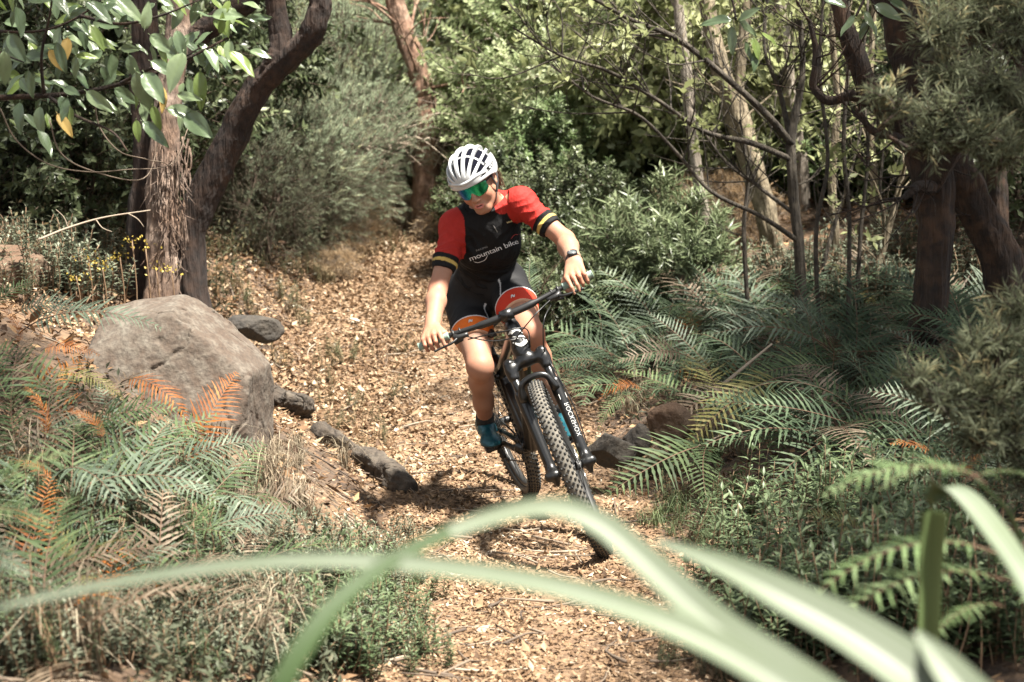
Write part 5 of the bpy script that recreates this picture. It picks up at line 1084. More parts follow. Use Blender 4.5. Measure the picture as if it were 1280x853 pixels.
SN = dict(heath=("heath_shrub", "heath", 0), heathd=("heath_shrub", 0, 0), pale=("pale_leaved_shrub", 0, 0), mid=("leafy_shrub", 0, 0), dark=("dark_shrub", 0, 0), olive=("olive_shrub", 0, 0), lance=("long_leaved_shrub", 0, 0), straw=("dry_bush", 0, 0))
sr = np.random.default_rng(9)
def shrub(kind, p, s, label, group=None, sq=1.):
    f, st_ = SH[kind]; o = obj(SN[kind][0], None, loc=p, rot=(sr.normal() * .08, sr.normal() * .08, sr.random() * 6.28), scale=(s, s, s * sq)); tag(o, label, "shrub", group); obj("foliage", f, o); obj("stems", st_, o); return o
def at_shrub(kind, px, Y, s, label, group=None, sq=1., drop=0.):
    x = (px - 640) * Y / FPX; p = onground(x, Y); p[2] -= drop; return shrub(kind, p, s, label, group, sq)
LB = dict(heath="grey green feathery heath shrub dotted on the slope behind the path", heathd="dark feathery heath shrub growing at the edge of the sunlit bank", pale="pale sunlit shrub of small light leaves beyond the end of the path", mid="mid green leafy shrub in the thicket beyond the rider", dark="dark leafed shrub in the deep shade of the thicket", olive="tall shrub of yellowish olive leaves behind the slender trunks", lance="long leaved green shrub", straw="dry straw coloured bush of dead stems")
GP = dict(heath="heath shrubs", heathd="dark heath shrubs", pale="pale shrubs", mid="leafy shrubs", dark="dark shrubs", olive="olive shrubs", straw="dry bushes")
BG = [ # kind, px, Y, scale
 ('heath', 405, 13.0, 1.05), ('heath', 350, 12.4, .95), ('heath', 415, 14.2, 1.05), ('heath', 320, 13.2, 1.2), ('heath', 420, 14.5, 1.6), ('heath', 575, 17.8, 1.4), ('heath', 500, 17.5, 1.9), ('heath', 380, 17, 2.0), ('heath', 300, 15, 1.8), ('heath', 610, 18, 1.9), ('heath', 430, 15.6, 1.1), ('heath', 240, 13.5, 1.5), ('heath', 570, 21, 2.4), ('heath', 440, 21, 2.6), ('heath', 660, 22, 2.4),
 ('heathd', 372, 12.2, .75), ('heathd', 335, 11.6, .62), ('heathd', 402, 13.2, .6), ('heathd', 395, 12.5, .7), ('heathd', 300, 11.6, .8), ('heathd', 520, 18.2, .9), ('heathd', 590, 15.4, .7),
 ('pale', 640, 15.5, 1.3), ('pale', 700, 16.5, 1.7), ('pale', 760, 15, 1.5), ('pale', 660, 19, 2.2), ('pale', 740, 19.5, 2.3), ('pale', 820, 17, 1.9), ('pale', 600, 20, 2.0), ('pale', 880, 19, 2.3), ('pale', 960, 20, 2.2), ('pale', 810, 22, 2.6), ('pale', 1050, 19, 2.2), ('pale', 1120, 17, 1.8), ('pale', 1000, 16, 1.5), ('pale', 720, 24, 3.0), ('pale', 900, 25, 3.0),
 ('pale', 590, 16.8, 1.6), ('pale', 620, 17.5, 2.0), ('pale', 780, 16.2, 1.8), ('pale', 860, 16.4, 1.9), ('pale', 930, 17.5, 2.0), ('pale', 560, 19.5, 2.2), ('heath', 640, 16.4, 1.7), ('heath', 520, 20, 2.4),
 ('mid', 690, 12.2, .72), ('pale', 750, 13.0, 1.0), ('pale', 655, 13.4, .9), ('pale', 800, 13.4, 1.1), ('pale', 705, 13.9, 1.3), ('mid', 860, 13.5, .9), ('pale', 610, 14.8, 1.1), ('mid', 920, 14, 1.2), ('mid', 1080, 14, 1.4), ('mid', 1150, 13.5, 1.3), ('mid', 1230, 13, 1.4), ('mid', 840, 15.5, 1.5), ('mid', 1000, 13.6, 1.0), ('mid', 1040, 16, 1.7),
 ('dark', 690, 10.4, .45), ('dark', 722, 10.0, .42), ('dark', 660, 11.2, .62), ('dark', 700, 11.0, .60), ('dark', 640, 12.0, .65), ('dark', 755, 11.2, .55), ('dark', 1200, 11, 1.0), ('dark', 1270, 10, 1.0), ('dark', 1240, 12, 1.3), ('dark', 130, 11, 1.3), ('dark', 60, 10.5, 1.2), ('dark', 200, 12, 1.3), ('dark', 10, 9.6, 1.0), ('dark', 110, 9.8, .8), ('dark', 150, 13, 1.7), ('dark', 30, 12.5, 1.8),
 ('pale', 1060, 12.6, .9), ('pale', 960, 13.0, .9), ('pale', 1120, 12.4, 1.0), ('pale', 1190, 13.2, 1.3), ('pale', 1020, 14.6, 1.4), ('pale', 1260, 14.5, 1.6), ('mid', 1030, 11.8, .55), ('mid', 1110, 11.6, .6), ('mid', 960, 12.0, .45), ('mid', 1180, 11.4, .7), ('olive', 880, 12.6, 1.35), ('olive', 950, 12.2, 1.1), ('olive', 900, 16, 2.2), ('olive', 830, 14.5, 1.8), ('olive', 1010, 14.8, 1.7), ('olive', 1100, 15.5, 2.0), ('olive', 780, 18, 2.3), ('olive', 680, 15, 1.6),
 ('straw', 440, 13.4, .50), ('straw', 462, 14.4, .45), ('straw', 418, 12.0, .30), ('straw', 435, 14.2, .6), ('straw', 548, 14.0, .40), ('straw', 575, 13.4, .45), ('straw', 450, 15.2, .6), ('straw', 540, 15.4, .6), ('straw', 425, 12.6, .40), ('straw', 575, 14.8, .70), ('straw', 600, 13.8, .6), ('straw', 470, 16.5, .8), ('straw', 530, 17.0, .9), ('straw', 560, 16.4, .8), ('straw', 880, 11.6, .55), ('straw', 920, 11.2, .5)]
def where(k, px):
    if k == 'dark': return ("dark leafed shrub in the shade behind the pale forked tree" if px < 300 else "low dark leafed shrub in the gap just behind the rider" if px < 900 else "dark leafed shrub in the deep shade behind the dark trunks", "dark shrubs")
    if k == 'heath' and px < 460: return ("grey green feathery heath shrub between the forked tree and the path's end", "heath shrubs by the forked tree")
    if k == 'pale' and px > 840: return ("pale sunlit shrub of small light leaves behind the slender trunks", "pale shrubs behind the trunks")
    if k == 'mid' and px > 840: return ("mid green leafy shrub at the back of the slender trunks", "leafy shrubs behind the trunks")
    if k == 'straw': return ("dry straw coloured bush of dead stems in front of the slender trunks", "dry bushes by the trunks") if px > 700 else ("dry straw coloured bush of dead stems at the far end of the path", "dry bushes")
    return LB[k], GP[k]
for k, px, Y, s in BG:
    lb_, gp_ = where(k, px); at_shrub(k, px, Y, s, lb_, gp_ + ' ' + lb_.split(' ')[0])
for px, Y, s, lb in [(815, 10.4, .74, "long leaved green shrub growing in front of the slim pale grey trunk"), (858, 10.2, .62, "smaller long leaved green shrub hugging the taller one"), (768, 10.1, .50, "low long leaved green shrub by the rider's elbow")]: at_shrub('lance', px, Y, s, lb)
# unseen crown of the dark tree, spread and thickened to shade the ferns
r = np.random.default_rng(77); mb = MB(); cs, ds = [], []
for c, rad, n in [((3.0, 6.2, 4.3), (1.2, 1.2, .5), 620), ((4.6, 6.4, 4.6), (1.3, 1.4, .6), 560), ((3.9, 4.8, 4.2), (1.2, 1.0, .5), 480), ((2.9, 7.6, 4.2), (.9, .8, .5), 320), ((5.2, 8.2, 4.8), (1.3, 1.2, .6), 220)]:
    d, q = crown_points(n, rad, r, .35, .5); cs.append(q + np.array(c)); ds.append(d)
C_, D_ = np.concatenate(cs) - base, np.concatenate(ds); S0, S1 = foliage(mb, C_, D_, r, 16, .34, .10, .40, up=.2); stick_arr(mb, S0, S1, .005, .002)
obj("crown", mb.mesh("crown", [M_ldark, M_barkb]), t2)
mb = MB(); tp_ = top(at(1120, -60, 7.8), .3, -.3, 4.4) - base
for c in [(3.0, 6.2, 4.3), (4.6, 6.4, 4.6), (3.9, 4.8, 4.2), (2.9, 7.6, 4.2), (5.2, 8.2, 4.8)]:
    Q = smooth_path([tp_ - [.1, 0, 1.2], tp_ * .6 + (np.array(c) - base) * .4 + [0, 0, -.3], np.array(c) - base], 16); tube(mb, Q, np.linspace(.06, .02, 16), 8); twigs(mb, Q, r, 10, .8, .012, 2, .9, .1)
obj("high_branches", mb.mesh("high_branches", M_barkb), t2)
# unseen trees added beside the camera so their crowns shade the near ground
def unseen_shade_tree(label, bx, by, crowns, seed, m):
    b = onground(bx, by); o = obj("unseen_shade_tree", None, loc=b); tag(o, label, "tree"); rr = np.random.default_rng(seed); mb = MB(); fork = np.array([.05, .1, 2.6]); limb(mb, [[0, 0, -.1], [.03, .0, 1.2], fork, fork + [.1, .1, 1.0]], [.14, .11, .09, .05], seed, 20, 40); obj("trunk", mb.mesh("trunk", M_barkd), o)
    mb = MB(); mf = MB()
    for c, rad, n in crowns:
        e = np.array(c) - b; Q = smooth_path([fork, fork * .5 + e * .5 + [0, 0, .1], e], 16); tube(mb, Q, np.linspace(.05, .015, 16), 8); twigs(mb, Q, rr, 10, .7, .010, 2, .9, .1); d, q = crown_points(n, rad, rr, .3, .5); S0, S1 = foliage(mf, q + e, d, rr, 15, .32, .09, .42, up=.2); stick_arr(mf, S0, S1, .005, .002)
    obj("high_branches", mb.mesh("high_branches", M_barkd), o); obj("crown", mf.mesh("crown", [m, M_barkd]), o)
unseen_shade_tree("unseen tree added to shade the near bank below the boulder", -2.9, 1.2, [((-.6, 2.6, 4.6), (1.0, .9, .5), 210), ((-1.4, 3.8, 4.4), (1.0, .9, .5), 230), ((-.7, 4.3, 4.6), (.7, .6, .4), 70), ((-2.4, 3.0, 4.5), (1.0, .9, .5), 180), ((-1.2, 5.2, 4.5), (.8, .7, .4), 110)], 301, M_lmid)
unseen_shade_tree("unseen tree added to shade the flax and the herbs", 3.4, 1.0, [((2.4, 2.4, 4.5), (1.1, .9, .5), 210), ((2.6, 3.8, 4.4), (.9, .8, .5), 180)], 302, M_lmid)
# crown of the forked tree, thin, above the frame
mb = MB(); cs, ds = [], []; base = np.array(t1.location)
for c, rad, n in [((-2.4, 8.4, 4.8), (1.2, 1.2, .7), 230), ((-3.6, 9.0, 4.4), (1.2, 1.2, .8), 260), ((-1.0, 8.5, 4.7), (.8, .9, .5), 110), ((-3.2, 7.4, 4.3), (1.1, 1.0, .6), 200)]:
    d, q = crown_points(n, rad, r, .35, .5); cs.append(q + np.array(c)); ds.append(d)
C_, D_ = np.concatenate(cs) - base, np.concatenate(ds); S0, S1 = foliage(mb, C_, D_, r, 14, .32, .09, .42, up=.2); stick_arr(mb, S0, S1, .005, .002); obj("crown", mb.mesh("crown", [M_lmid, M_barkd]), t1)
# ------------------------------------------------------------------ needle branches of the dark tree reaching forward
M_needle = leafmat("soft_needles", [(0, (.045, .052, .030)), (.5, (.115, .130, .078)), (.85, (.21, .225, .135)), (1, (.33, .28, .15))], trans=.32, rough=.6, objrand=.2)
def spray(name, pts, rad, clumps, seed, label):
    """a bough: bare branch with dense tufts of soft needles"""
    r = np.random.default_rng(seed); pts = [np.asarray(p) for p in pts]; b = pts[0]; o = obj(name, None, loc=b); tag(o, label, "branch")
    mb = MB(); Q = smooth_path(np.array(pts) - b, 24); tube(mb, Q, np.linspace(rad, rad * .3, 24), 8); obj("branch", mb.mesh("branch", M_barkb), o)
    for px, py, Y, w, n in clumps:
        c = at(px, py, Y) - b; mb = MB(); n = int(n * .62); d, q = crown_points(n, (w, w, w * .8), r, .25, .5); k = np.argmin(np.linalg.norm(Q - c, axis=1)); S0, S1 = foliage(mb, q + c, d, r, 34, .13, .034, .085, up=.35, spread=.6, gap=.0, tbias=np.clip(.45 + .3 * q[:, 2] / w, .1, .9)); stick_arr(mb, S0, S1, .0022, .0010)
        mid = (Q[k] + c) / 2 + r.normal(size=3) * .02; tube(mb, smooth_path([Q[k], mid, c], 8), np.linspace(.006, .003, 8), 6, 1); stick_arr(mb, np.repeat(c[None], n, 0), S0, .0028, .0018); obj("needle_tuft", mb.mesh("needle_tuft", [M_needle, M_barkb]), o)
spray("needle_branch", [at(1330, 40, 4.45), at(1260, 110, 4.35), at(1200, 180, 4.25), at(1150, 190, 4.2), at(1100, 165, 4.15)], .016,
      [(1108, 118, 4.10, 0.032, 18), (1120, 140, 4.10, 0.026, 11), (1170, 38, 4.30, 0.070, 50), (1215, 23, 4.40, 0.083, 60), (1190, 88, 4.30, 0.070, 53), (1240, 108, 4.30, 0.083, 64), (1175, 143, 4.20, 0.064, 46), (1215, 168, 4.20, 0.077, 57), (1265, 38, 4.40, 0.083, 60), (1255, 188, 4.20, 0.064, 43), (1160, 173, 4.20, 0.045, 28), (1280, 138, 4.30, 0.083, 57), (1235, -2, 4.40, 0.064, 43)], 1, "grey green bough of soft needle tufts hanging before the dark trunk")
spray("needle_branch", [at(1340, 560, 4.0), at(1270, 520, 3.9), at(1210, 500, 3.85), at(1150, 470, 3.8)], .010,
      [(1150, 475, 3.8, .035, 18), (1175, 500, 3.8, .05, 26), (1205, 480, 3.85, .06, 32), (1215, 440, 3.9, .06, 34), (1255, 420, 3.9, .07, 44), (1240, 500, 3.85, .09, 60), (1275, 470, 3.9, .09, 60), (1265, 545, 3.9, .09, 60), (1220, 540, 3.85, .07, 40), (1285, 390, 4.0, .07, 40), (1290, 590, 3.9, .08, 50)], 2, "lower bough of soft needle tufts in the dark hollow beside the path")

# ------------------------------------------------------------------ broad leaved branch over the bank
M_big = mat("glossy_leaf", ramp=[(0, (.050, .080, .036)), (.5, (.095, .135, .070)), (1, (.17, .215, .11))], trans=.2, rough=.30, spec=.55, objrand=.7)
M_bigy = mat("yellow_leaf", ramp=[(0, (.35, .22, .05)), (1, (.50, .36, .12))], trans=.3, rough=.5, objrand=.4)
M_bigg = mat("young_leaf", ramp=[(0, (.10, .15, .035)), (1, (.19, .25, .07))], trans=.38, rough=.35, objrand=.5)
def big_leaf(name, m, seed, w=.46, curl=.35, fold=.22, wave=.04):
    """one leaf, one unit long, blade with a midrib and side veins pressed in"""
    r = np.random.default_rng(seed); nu, nv = 17, 9; u = np.linspace(0, 1, nu); half_w = w / 2 * np.sin(np.pi * u ** .82) ** .72 * (1 - .25 * u); half_w[-1] = .002; half_w[0] = .008; V = []
    for i in range(nu):
        for j in range(nv):
            v = -1 + 2 * j / (nv - 1); y = v * half_w[i]; z = fold * abs(y) - curl * u[i] ** 2 * .5 + wave * math.sin(9 * u[i] + 3 * v + seed) * abs(v) * .5 - .010 * (1 if (i + abs(j - 4)) % 3 == 0 else 0) * (abs(v) < .95) - (.008 if j == 4 else 0)
            V.append((.08 + u[i] * .92, y, z))
    F = np.array([[i * nv + j, (i + 1) * nv + j, (i + 1) * nv + j + 1, i * nv + j + 1] for i in range(nu - 1) for j in range(nv - 1)]); mb = MB().add(V, F, 0, .5); tube(mb, [[0, 0, .0], [.045, 0, .003], [.09, 0, -.006]], [.008, .008, .006], 5, 0, tint=.9); return mb.mesh(name, m)
BL = [big_leaf("broad_leaf", M_big, 1), big_leaf("broad_leaf", M_big, 2, .40, .5), big_leaf("broad_leaf", M_big, 3, .50, .2, .3), big_leaf("broad_leaf", M_big, 4, .36, .3, .1, .07)]
BY = [big_leaf("broad_leaf_yellow", M_bigy, 5, .42, .5)]; BGr = [big_leaf("broad_leaf_young", M_bigg, 6, .40, .25), big_leaf("broad_leaf_young", M_bigg, 7, .36, .4)]
br = obj("broad_leaved_branch", None, loc=at(-160, 130, 5.2)); bl0 = np.array(br.location); tag(br, "overhanging branch with large glossy green leaves and a few yellow ones", "branch"); r = np.random.default_rng(31)
BP = [P((-160, 130, 5.2), (0, 122, 5.2), (90, 117, 5.2), (170, 100, 5.2), (230, 75, 5.25), (290, 45, 5.3)), P((55, 119, 5.2), (52, 70, 5.15), (62, 20, 5.1), (72, -50, 5.1)), P((150, 105, 5.2), (190, 85, 5.1), (215, 80, 5.05), (250, 60, 5.0)), P((-160, -20, 5.3), (-40, 30, 5.2), (40, 40, 5.2), (100, 20, 5.2), (160, -30, 5.2)),
      P((-160, 60, 5.2), (-30, 60, 5.1), (30, 78, 5.1)), P((60, 120, 5.2), (95, 145, 5.15), (140, 165, 5.1), (160, 190, 5.05)), P((180, 95, 5.2), (200, 120, 5.1), (190, 150, 5.05)), P((100, 20, 5.2), (150, 30, 5.15), (200, 20, 5.1), (250, 0, 5.1))]
for i, q in enumerate(BP):
    mb = MB(); tube(mb, smooth_path(np.array(q) - bl0, 20), np.linspace(.011 if i == 0 else .0065, .004 if i == 0 else .0025, 20), 7); obj("stem", mb.mesh("stem", M_barkb), br)
def put_leaf(px, py, Y, L, aim, kind=None, roll=None):
    L = L * 1.10
    """leaf hanging from a pixel; aim = screen angle in degrees, 0 = to the image's right side, -90 = down"""
    a = math.radians(aim + r.normal() * 8); toward = r.uniform(-.5, .15); d = nrm(np.array([math.cos(a), toward, math.sin(a)])); n = nrm(np.array([r.normal() * .3, -.75, .75 + r.normal() * .25])); n = nrm(n - d * (n @ d)); s = np.cross(n, d); M3 = np.stack([d, s, n], 1)
    if roll is None: roll = r.normal() * .35
    k = kind or (BL if r.random() < .80 else BGr); M = Matrix.Translation(Vector(at(px, py, Y) - bl0)) @ Matrix(M3.tolist()).to_4x4() @ Matrix.Rotation(roll, 4, 'X') @ Matrix.Scale(L, 4); obj("leaf", k[int(r.integers(len(k)))], br, M=M)
HAND = [(230, 62, 5.0, .135, -105), (168, 85, 5.05, .135, -75), (178, 88, 5.05, .12, -60), (250, 85, 5.05, .125, -85), (255, 60, 5.05, .09, -40), (220, 35, 5.1, .10, -75), (285, 62, 5.1, .12, -25), (265, 65, 5.1, .09, -30), (70, 50, 5.0, .10, -70), (95, 68, 5.0, .075, -90), (25, 125, 5.05, .10, -85), (50, 130, 5.05, .10, -80), (85, 120, 5.05, .08, -100), (45, 160, 5.0, .10, -60), (110, 28, 5.05, .095, -50), (105, 0, 5.1, .11, -30), (140, -5, 5.1, .12, -25), (190, 130, 5.0, .08, -70), (175, 150, 5.0, .11, -25), (170, 148, 5.0, .07, -80), (205, 135, 5.05, .11, -15), (230, 140, 5.05, .13, -30), (220, 118, 5.05, .09, -5), (105, 112, 5.05, .11, -35), (75, 118, 5.05, .07, -75), (140, 65, 5.1, .08, -100), (160, 66, 5.1, .09, -60), (185, 75, 5.05, .10, -20), (240, 15, 5.1, .09, -10), (262, 20, 5.1, .10, 10), (275, 45, 5.1, .07, 60), (180, 40, 5.1, .09, 75), (185, 42, 5.1, .10, -35), (10, 40, 5.1, .10, -60), (20, 5, 5.1, .10, -80), (60, -10, 5.1, .11, -45), (35, 85, 5.05, .09, -70), (5, 60, 5.05, .11, -90)]
for h in HAND: put_leaf(*h)
for px, py, a in [(195, 95, -75), (200, 105, -85), (60, 60, -60), (85, 45, -100), (70, 140, -60)]: put_leaf(px, py, 5.08, .085, a, BY)
for i in range(95): put_leaf(r.uniform(-60, 150), r.uniform(-40, 110), r.uniform(5.2, 5.6), r.uniform(.06, .10), r.uniform(-150, 20))
for i in range(60): put_leaf(r.uniform(120, 310), r.uniform(-40, 70), r.uniform(5.1, 5.5), r.uniform(.05, .09), r.uniform(-150, 30))
for i in range(30): put_leaf(r.uniform(-20, 250), r.uniform(90, 150), r.uniform(5.1, 5.4), r.uniform(.04, .08), r.uniform(-140, -20))
# broad leaf sprigs at the top of the sapling thicket
br2 = obj("broad_leaved_branch", None, loc=at(900, -40, 8.2)); bl0 = np.array(br2.location); tag(br2, "small sprig of broad leaves hanging in the bare branches", "branch"); mb = MB(); tube(mb, smooth_path(np.array(P((900, -40, 8.2), (915, 0, 8.15), (920, 25, 8.1))) - bl0, 10), .006, 6); obj("stem", mb.mesh("stem", M_barkd), br2); br = br2
for px, py, L, a in [(918, 25, .16, 170), (920, 22, .14, -40), (915, 30, .15, -95), (922, 28, .13, 30), (940, 45, .12, -70), (945, 60, .12, -100), (930, 50, .11, -60), (950, 40, .12, -30)]: put_leaf(px, py, 8.1, L, a)
# small tree leaves near the top of the dark tree
br3 = obj("broad_leaved_branch", None, loc=at(1100, -40, 7.2)); bl0 = np.array(br3.location); tag(br3, "sprig of broad leaves above the dark trunk's crooked limb", "branch"); mb = MB(); tube(mb, smooth_path(np.array(P((1100, -40, 7.2), (1080, 0, 7.15), (1070, 20, 7.1))) - bl0, 10), .006, 6); obj("stem", mb.mesh("stem", M_barkd), br3); br = br3
for px, py, L, a in [(1070, 18, .12, -130), (1078, 12, .13, -60), (1090, 5, .14, -20), (1085, 20, .10, -100), (1060, 10, .10, 160), (1110, 0, .13, -30), (1130, -5, .12, -10)]: put_leaf(px, py, 7.1, L, a)

# ------------------------------------------------------------------ herbs, small plants
M_herb = leafmat("herb_leaf", [(0, (.038, .058, .026)), (.5, (.080, .112, .055)), (1, (.165, .205, .115))], trans=.28, rough=.4)
M_herbs = leafmat("sage_herb_leaf", [(0, (.045, .055, .034)), (.5, (.10, .118, .078)), (1, (.21, .22, .16))], trans=.22, rough=.55)
M_herbst = mat("herb_stem", (.14, .085, .045), .7)
def herb_data(name, m, seed, stems, h, leaf, w, nl, whorl=3, spread=.75, bend=.25):
    """upright stems with whorls of leaves"""
    r = np.random.default_rng(seed); mb = MB()
    for s in range(stems):
        a = r.random() * 6.28; hh = h * r.uniform(.55, 1.1); b = np.array([r.normal() * .06, r.normal() * .06, -.02]); e = b + [math.cos(a) * bend * hh * r.random(), math.sin(a) * bend * hh * r.random(), hh]; Q = smooth_path([b, (b + e) / 2 + r.normal(size=3) * .015, e], 8); tube(mb, Q, np.linspace(.0032, .0015, 8), 5, 1)
        t = np.repeat(np.linspace(.22, 1, nl), whorl); k = t * 7; i = np.minimum(k.astype(int), 6); p = Q[i] + (Q[i + 1] - Q[i]) * (k - i)[:, None]; n = len(p); az = np.arange(n) * 2 * np.pi / whorl + np.repeat(np.arange(nl) * .9, whorl) + r.normal(size=n) * .25
        rise = np.where(t > .93, 1.6, .25 + .35 * r.random(n)); d = np.stack([np.cos(az), np.sin(az), rise], 1); N = np.stack([-np.cos(az) * .4, -np.sin(az) * .4, np.ones(n)], 1); L = leaf * (.55 + .5 * np.sin(np.pi * np.clip(t, 0, .97)) ** .5) * r.uniform(.75, 1.2, n); V, F = leaf_arr(p, d, N, L, L * w, .35, r.uniform(.0, .35, n)); mb.add(V, F, 0, np.repeat(np.clip(r.normal(.5, .2, n) + (t - .6) * .3, 0, 1), 5))
    return mb.mesh(name, [m, M_herbst])
HB = dict(herb=[herb_data("leafy_herb", M_herb, s, 6, .34, .062, .30, 8) for s in (1, 2, 3)], sage=[herb_data("sage_herb", M_herbs, s, 9, .20, .030, .38, 9, 3) for s in (4, 5, 6)], fine=[herb_data("fine_herb", M_herb, s, 10, .22, .024, .2, 12, 4) for s in (7, 8)])
hr_ = np.random.default_rng(71)
def herb(kind, p, s, label, group):
    q = HB[kind]; o = obj({"herb": "leafy_herb", "sage": "sage_herb", "fine": "fine_herb"}[kind], q[int(hr_.integers(len(q)))], loc=p, rot=(hr_.normal() * .12, hr_.normal() * .12, hr_.random() * 6.28), scale=s * hr_.uniform(.8, 1.25)); tag(o, label, "plant", group)
def scatter(kind, n, box_, s, label, group, avoid=True):
    x0, y0, x1, y1 = box_; k = 0; tries = 0
    while k < n and tries < n * 20:
        tries += 1; p = ground_hit(hr_.uniform(x0, x1), hr_.uniform(y0, y1)); xc = np.interp(p[1], TX[:, 0], TX[:, 1]); hw = np.interp(p[1], TW[:, 0], TW[:, 1])
        if avoid and abs(p[0] - xc) < hw * .95: continue
        herb(kind, p, s, label, group); k += 1
Lh = "leafy upright herb with red brown stems at the path edge below the ferns"
scatter('herb', 75, (880, 650, 1280, 853), .85, Lh, "leafy herbs below the ferns"); scatter('herb', 20, (880, 790, 1150, 850), .8, Lh, "leafy herbs below the ferns", True)
scatter('fine', 30, (700, 560, 960, 700), .55, "low fine leaved weed on the path edge under the fern bank", "fine weeds under the fern bank")
scatter('sage', 80, (250, 690, 520, 853), .7, "low grey green herb on the near bank beside the path", "grey green herbs on the near bank")
scatter('herb', 26, (380, 740, 540, 853), .6, "small bright herb at the foot of the near bank", "small herbs on the near bank")
scatter('herb', 16, (470, 720, 560, 853), .38, "small bright herb at the foot of the near bank", "small herbs on the near bank", False)
scatter('sage', 22, (440, 640, 530, 853), .45, "low grey green herb on the near bank beside the path", "grey green herbs on the near bank", False)
scatter('sage', 24, (0, 790, 200, 853), .7, "low grey green herb under the ferns of the near bank", "grey green herbs under the ferns")
scatter('fine', 14, (820, 700, 930, 853), .45, "low fine leaved weed on the path edge under the fern bank", "fine weeds under the fern bank", False)
scatter('fine', 40, (0, 600, 300, 853), .9, "fine leaved weed in the undergrowth of the near bank", "fine weeds on the near bank")
scatter('sage', 40, (0, 640, 260, 840), .7, "low grey green herb under the ferns of the near bank", "grey green herbs under the ferns")
scatter('sage', 34, (0, 300, 170, 380), 1.3, "soft grey green herb around the foot of the pale forked tree", "herbs by the forked tree")
scatter('fine', 26, (230, 290, 420, 420), .8, "thin weed growing in the sunlit litter beyond the boulder", "weeds beyond the boulder", False)
scatter('fine', 16, (330, 420, 520, 620), .6, "thin weed beside the fallen log", "weeds by the log", False)
scatter('fine', 40, (430, 225, 560, 320), .9, "low weed at the far end of the path", "weeds at the far end of the path", False)
scatter('sage', 60, (700, 325, 1270, 400), 1.5, "low green plant at the foot of the slender trunks", "plants under the slender trunks")
# yellow flowers by the forked tree
M_fl = mat("yellow_petal", (.36, .27, .05), .6, trans=.3); r = np.random.default_rng(8)
for px, py in [(150, 322), (182, 310), (128, 335), (165, 300), (110, 322), (195, 335), (214, 335), (95, 345)]:
    p = at(px, py, 7.7); g = onground(p[0], p[1]); o = obj("yellow_flower", None, loc=g); tag(o, "small yellow flower head on a thin stem before the pale forked tree", "flower", "yellow flowers by the forked tree"); mb = MB(); tube(mb, smooth_path([np.zeros(3), (p - g) * .5 + [.02, 0, 0], p - g], 8), .003, 5); obj("stem", mb.mesh("stem", M_herbst), o)
    mb = MB(); n = 18; c = r.normal(size=(n, 3)) * [.035, .035, .014] + (p - g); V, F = leaf_arr(c, rdir(n, r) + [0, 0, .4], rdir(n, r) + [0, 0, 1], .016, .011); mb.add(V, F); obj("petals", mb.mesh("petals", M_fl), o)["kind"] = "stuff"
# dry grass
M_dry = mat("dry_grass", ramp=[(0, (.07, .05, .03)), (.5, (.16, .125, .08)), (1, (.30, .255, .18))], rough=.8, trans=.2)
def grass_tuft(seed, n, h, m):
    r = np.random.default_rng(seed); mb = MB()
    for i in range(n):
        a = r.random() * 6.28; d = np.array([math.cos(a), math.sin(a), 0]); L = h * r.uniform(.5, 1.2); lean = r.uniform(.2, 1.3); b = np.array([r.normal() * .03, r.normal() * .03, -.01]); Q = smooth_path([b, b + d * L * .25 * lean + [0, 0, L * .6], b + d * L * .8 * lean + [0, 0, L * (.9 - .5 * lean)]], 7); s = np.array([-d[1], d[0], 0]); w = np.linspace(.0026, .0006, 7)[:, None]
        mb.add(np.concatenate([Q + s * w, Q - s * w]), np.array([[j, j + 1, 8 + j, 7 + j] for j in range(6)]), 0, r.random())
    return mb.mesh("grass_tuft", m)
GT = [grass_tuft(s, 70, .30, M_dry) for s in (1, 2, 3)]; M_gg = mat("green_grass", ramp=[(0, (.05, .08, .03)), (1, (.16, .20, .09))], rough=.6, trans=.3); GG = [grass_tuft(s, 50, .28, M_gg) for s in (4, 5)]
def tuft(px, py, s, lb, gp, gt=None):
    q = gt or GT; o = obj("grass_tuft", q[int(hr_.integers(len(q)))], loc=ground_hit(px, py), rot=(0, 0, hr_.random() * 6.28), scale=s); tag(o, lb, "grass", gp)
for i in range(12): tuft(hr_.uniform(330, 440), hr_.uniform(560, 660), hr_.uniform(.35, .7), "tuft of dry straw grass between the boulder and the fallen log", "dry grass by the log")
for i in range(14): tuft(hr_.uniform(0, 360), hr_.uniform(600, 850), hr_.uniform(.6, 1.2), "dry grass tuft tangled in the near bank's undergrowth", "dry grass on the near bank")
for i in range(22): tuft(hr_.uniform(430, 560), hr_.uniform(235, 300), hr_.uniform(.8, 1.5), "dry grass tuft beside the far end of the path", "dry grass at the far end of the path")
for i in range(16): tuft(hr_.uniform(780, 1130), hr_.uniform(400, 560), hr_.uniform(.5, .9), "dead grass tuft caught among the dark ferns", "dead grass among the ferns")
for i in range(22): tuft(hr_.uniform(700, 900), hr_.uniform(560, 680), hr_.uniform(.35, .7), "thin green grass tuft at the path edge", "green grass at the path edge", GG)
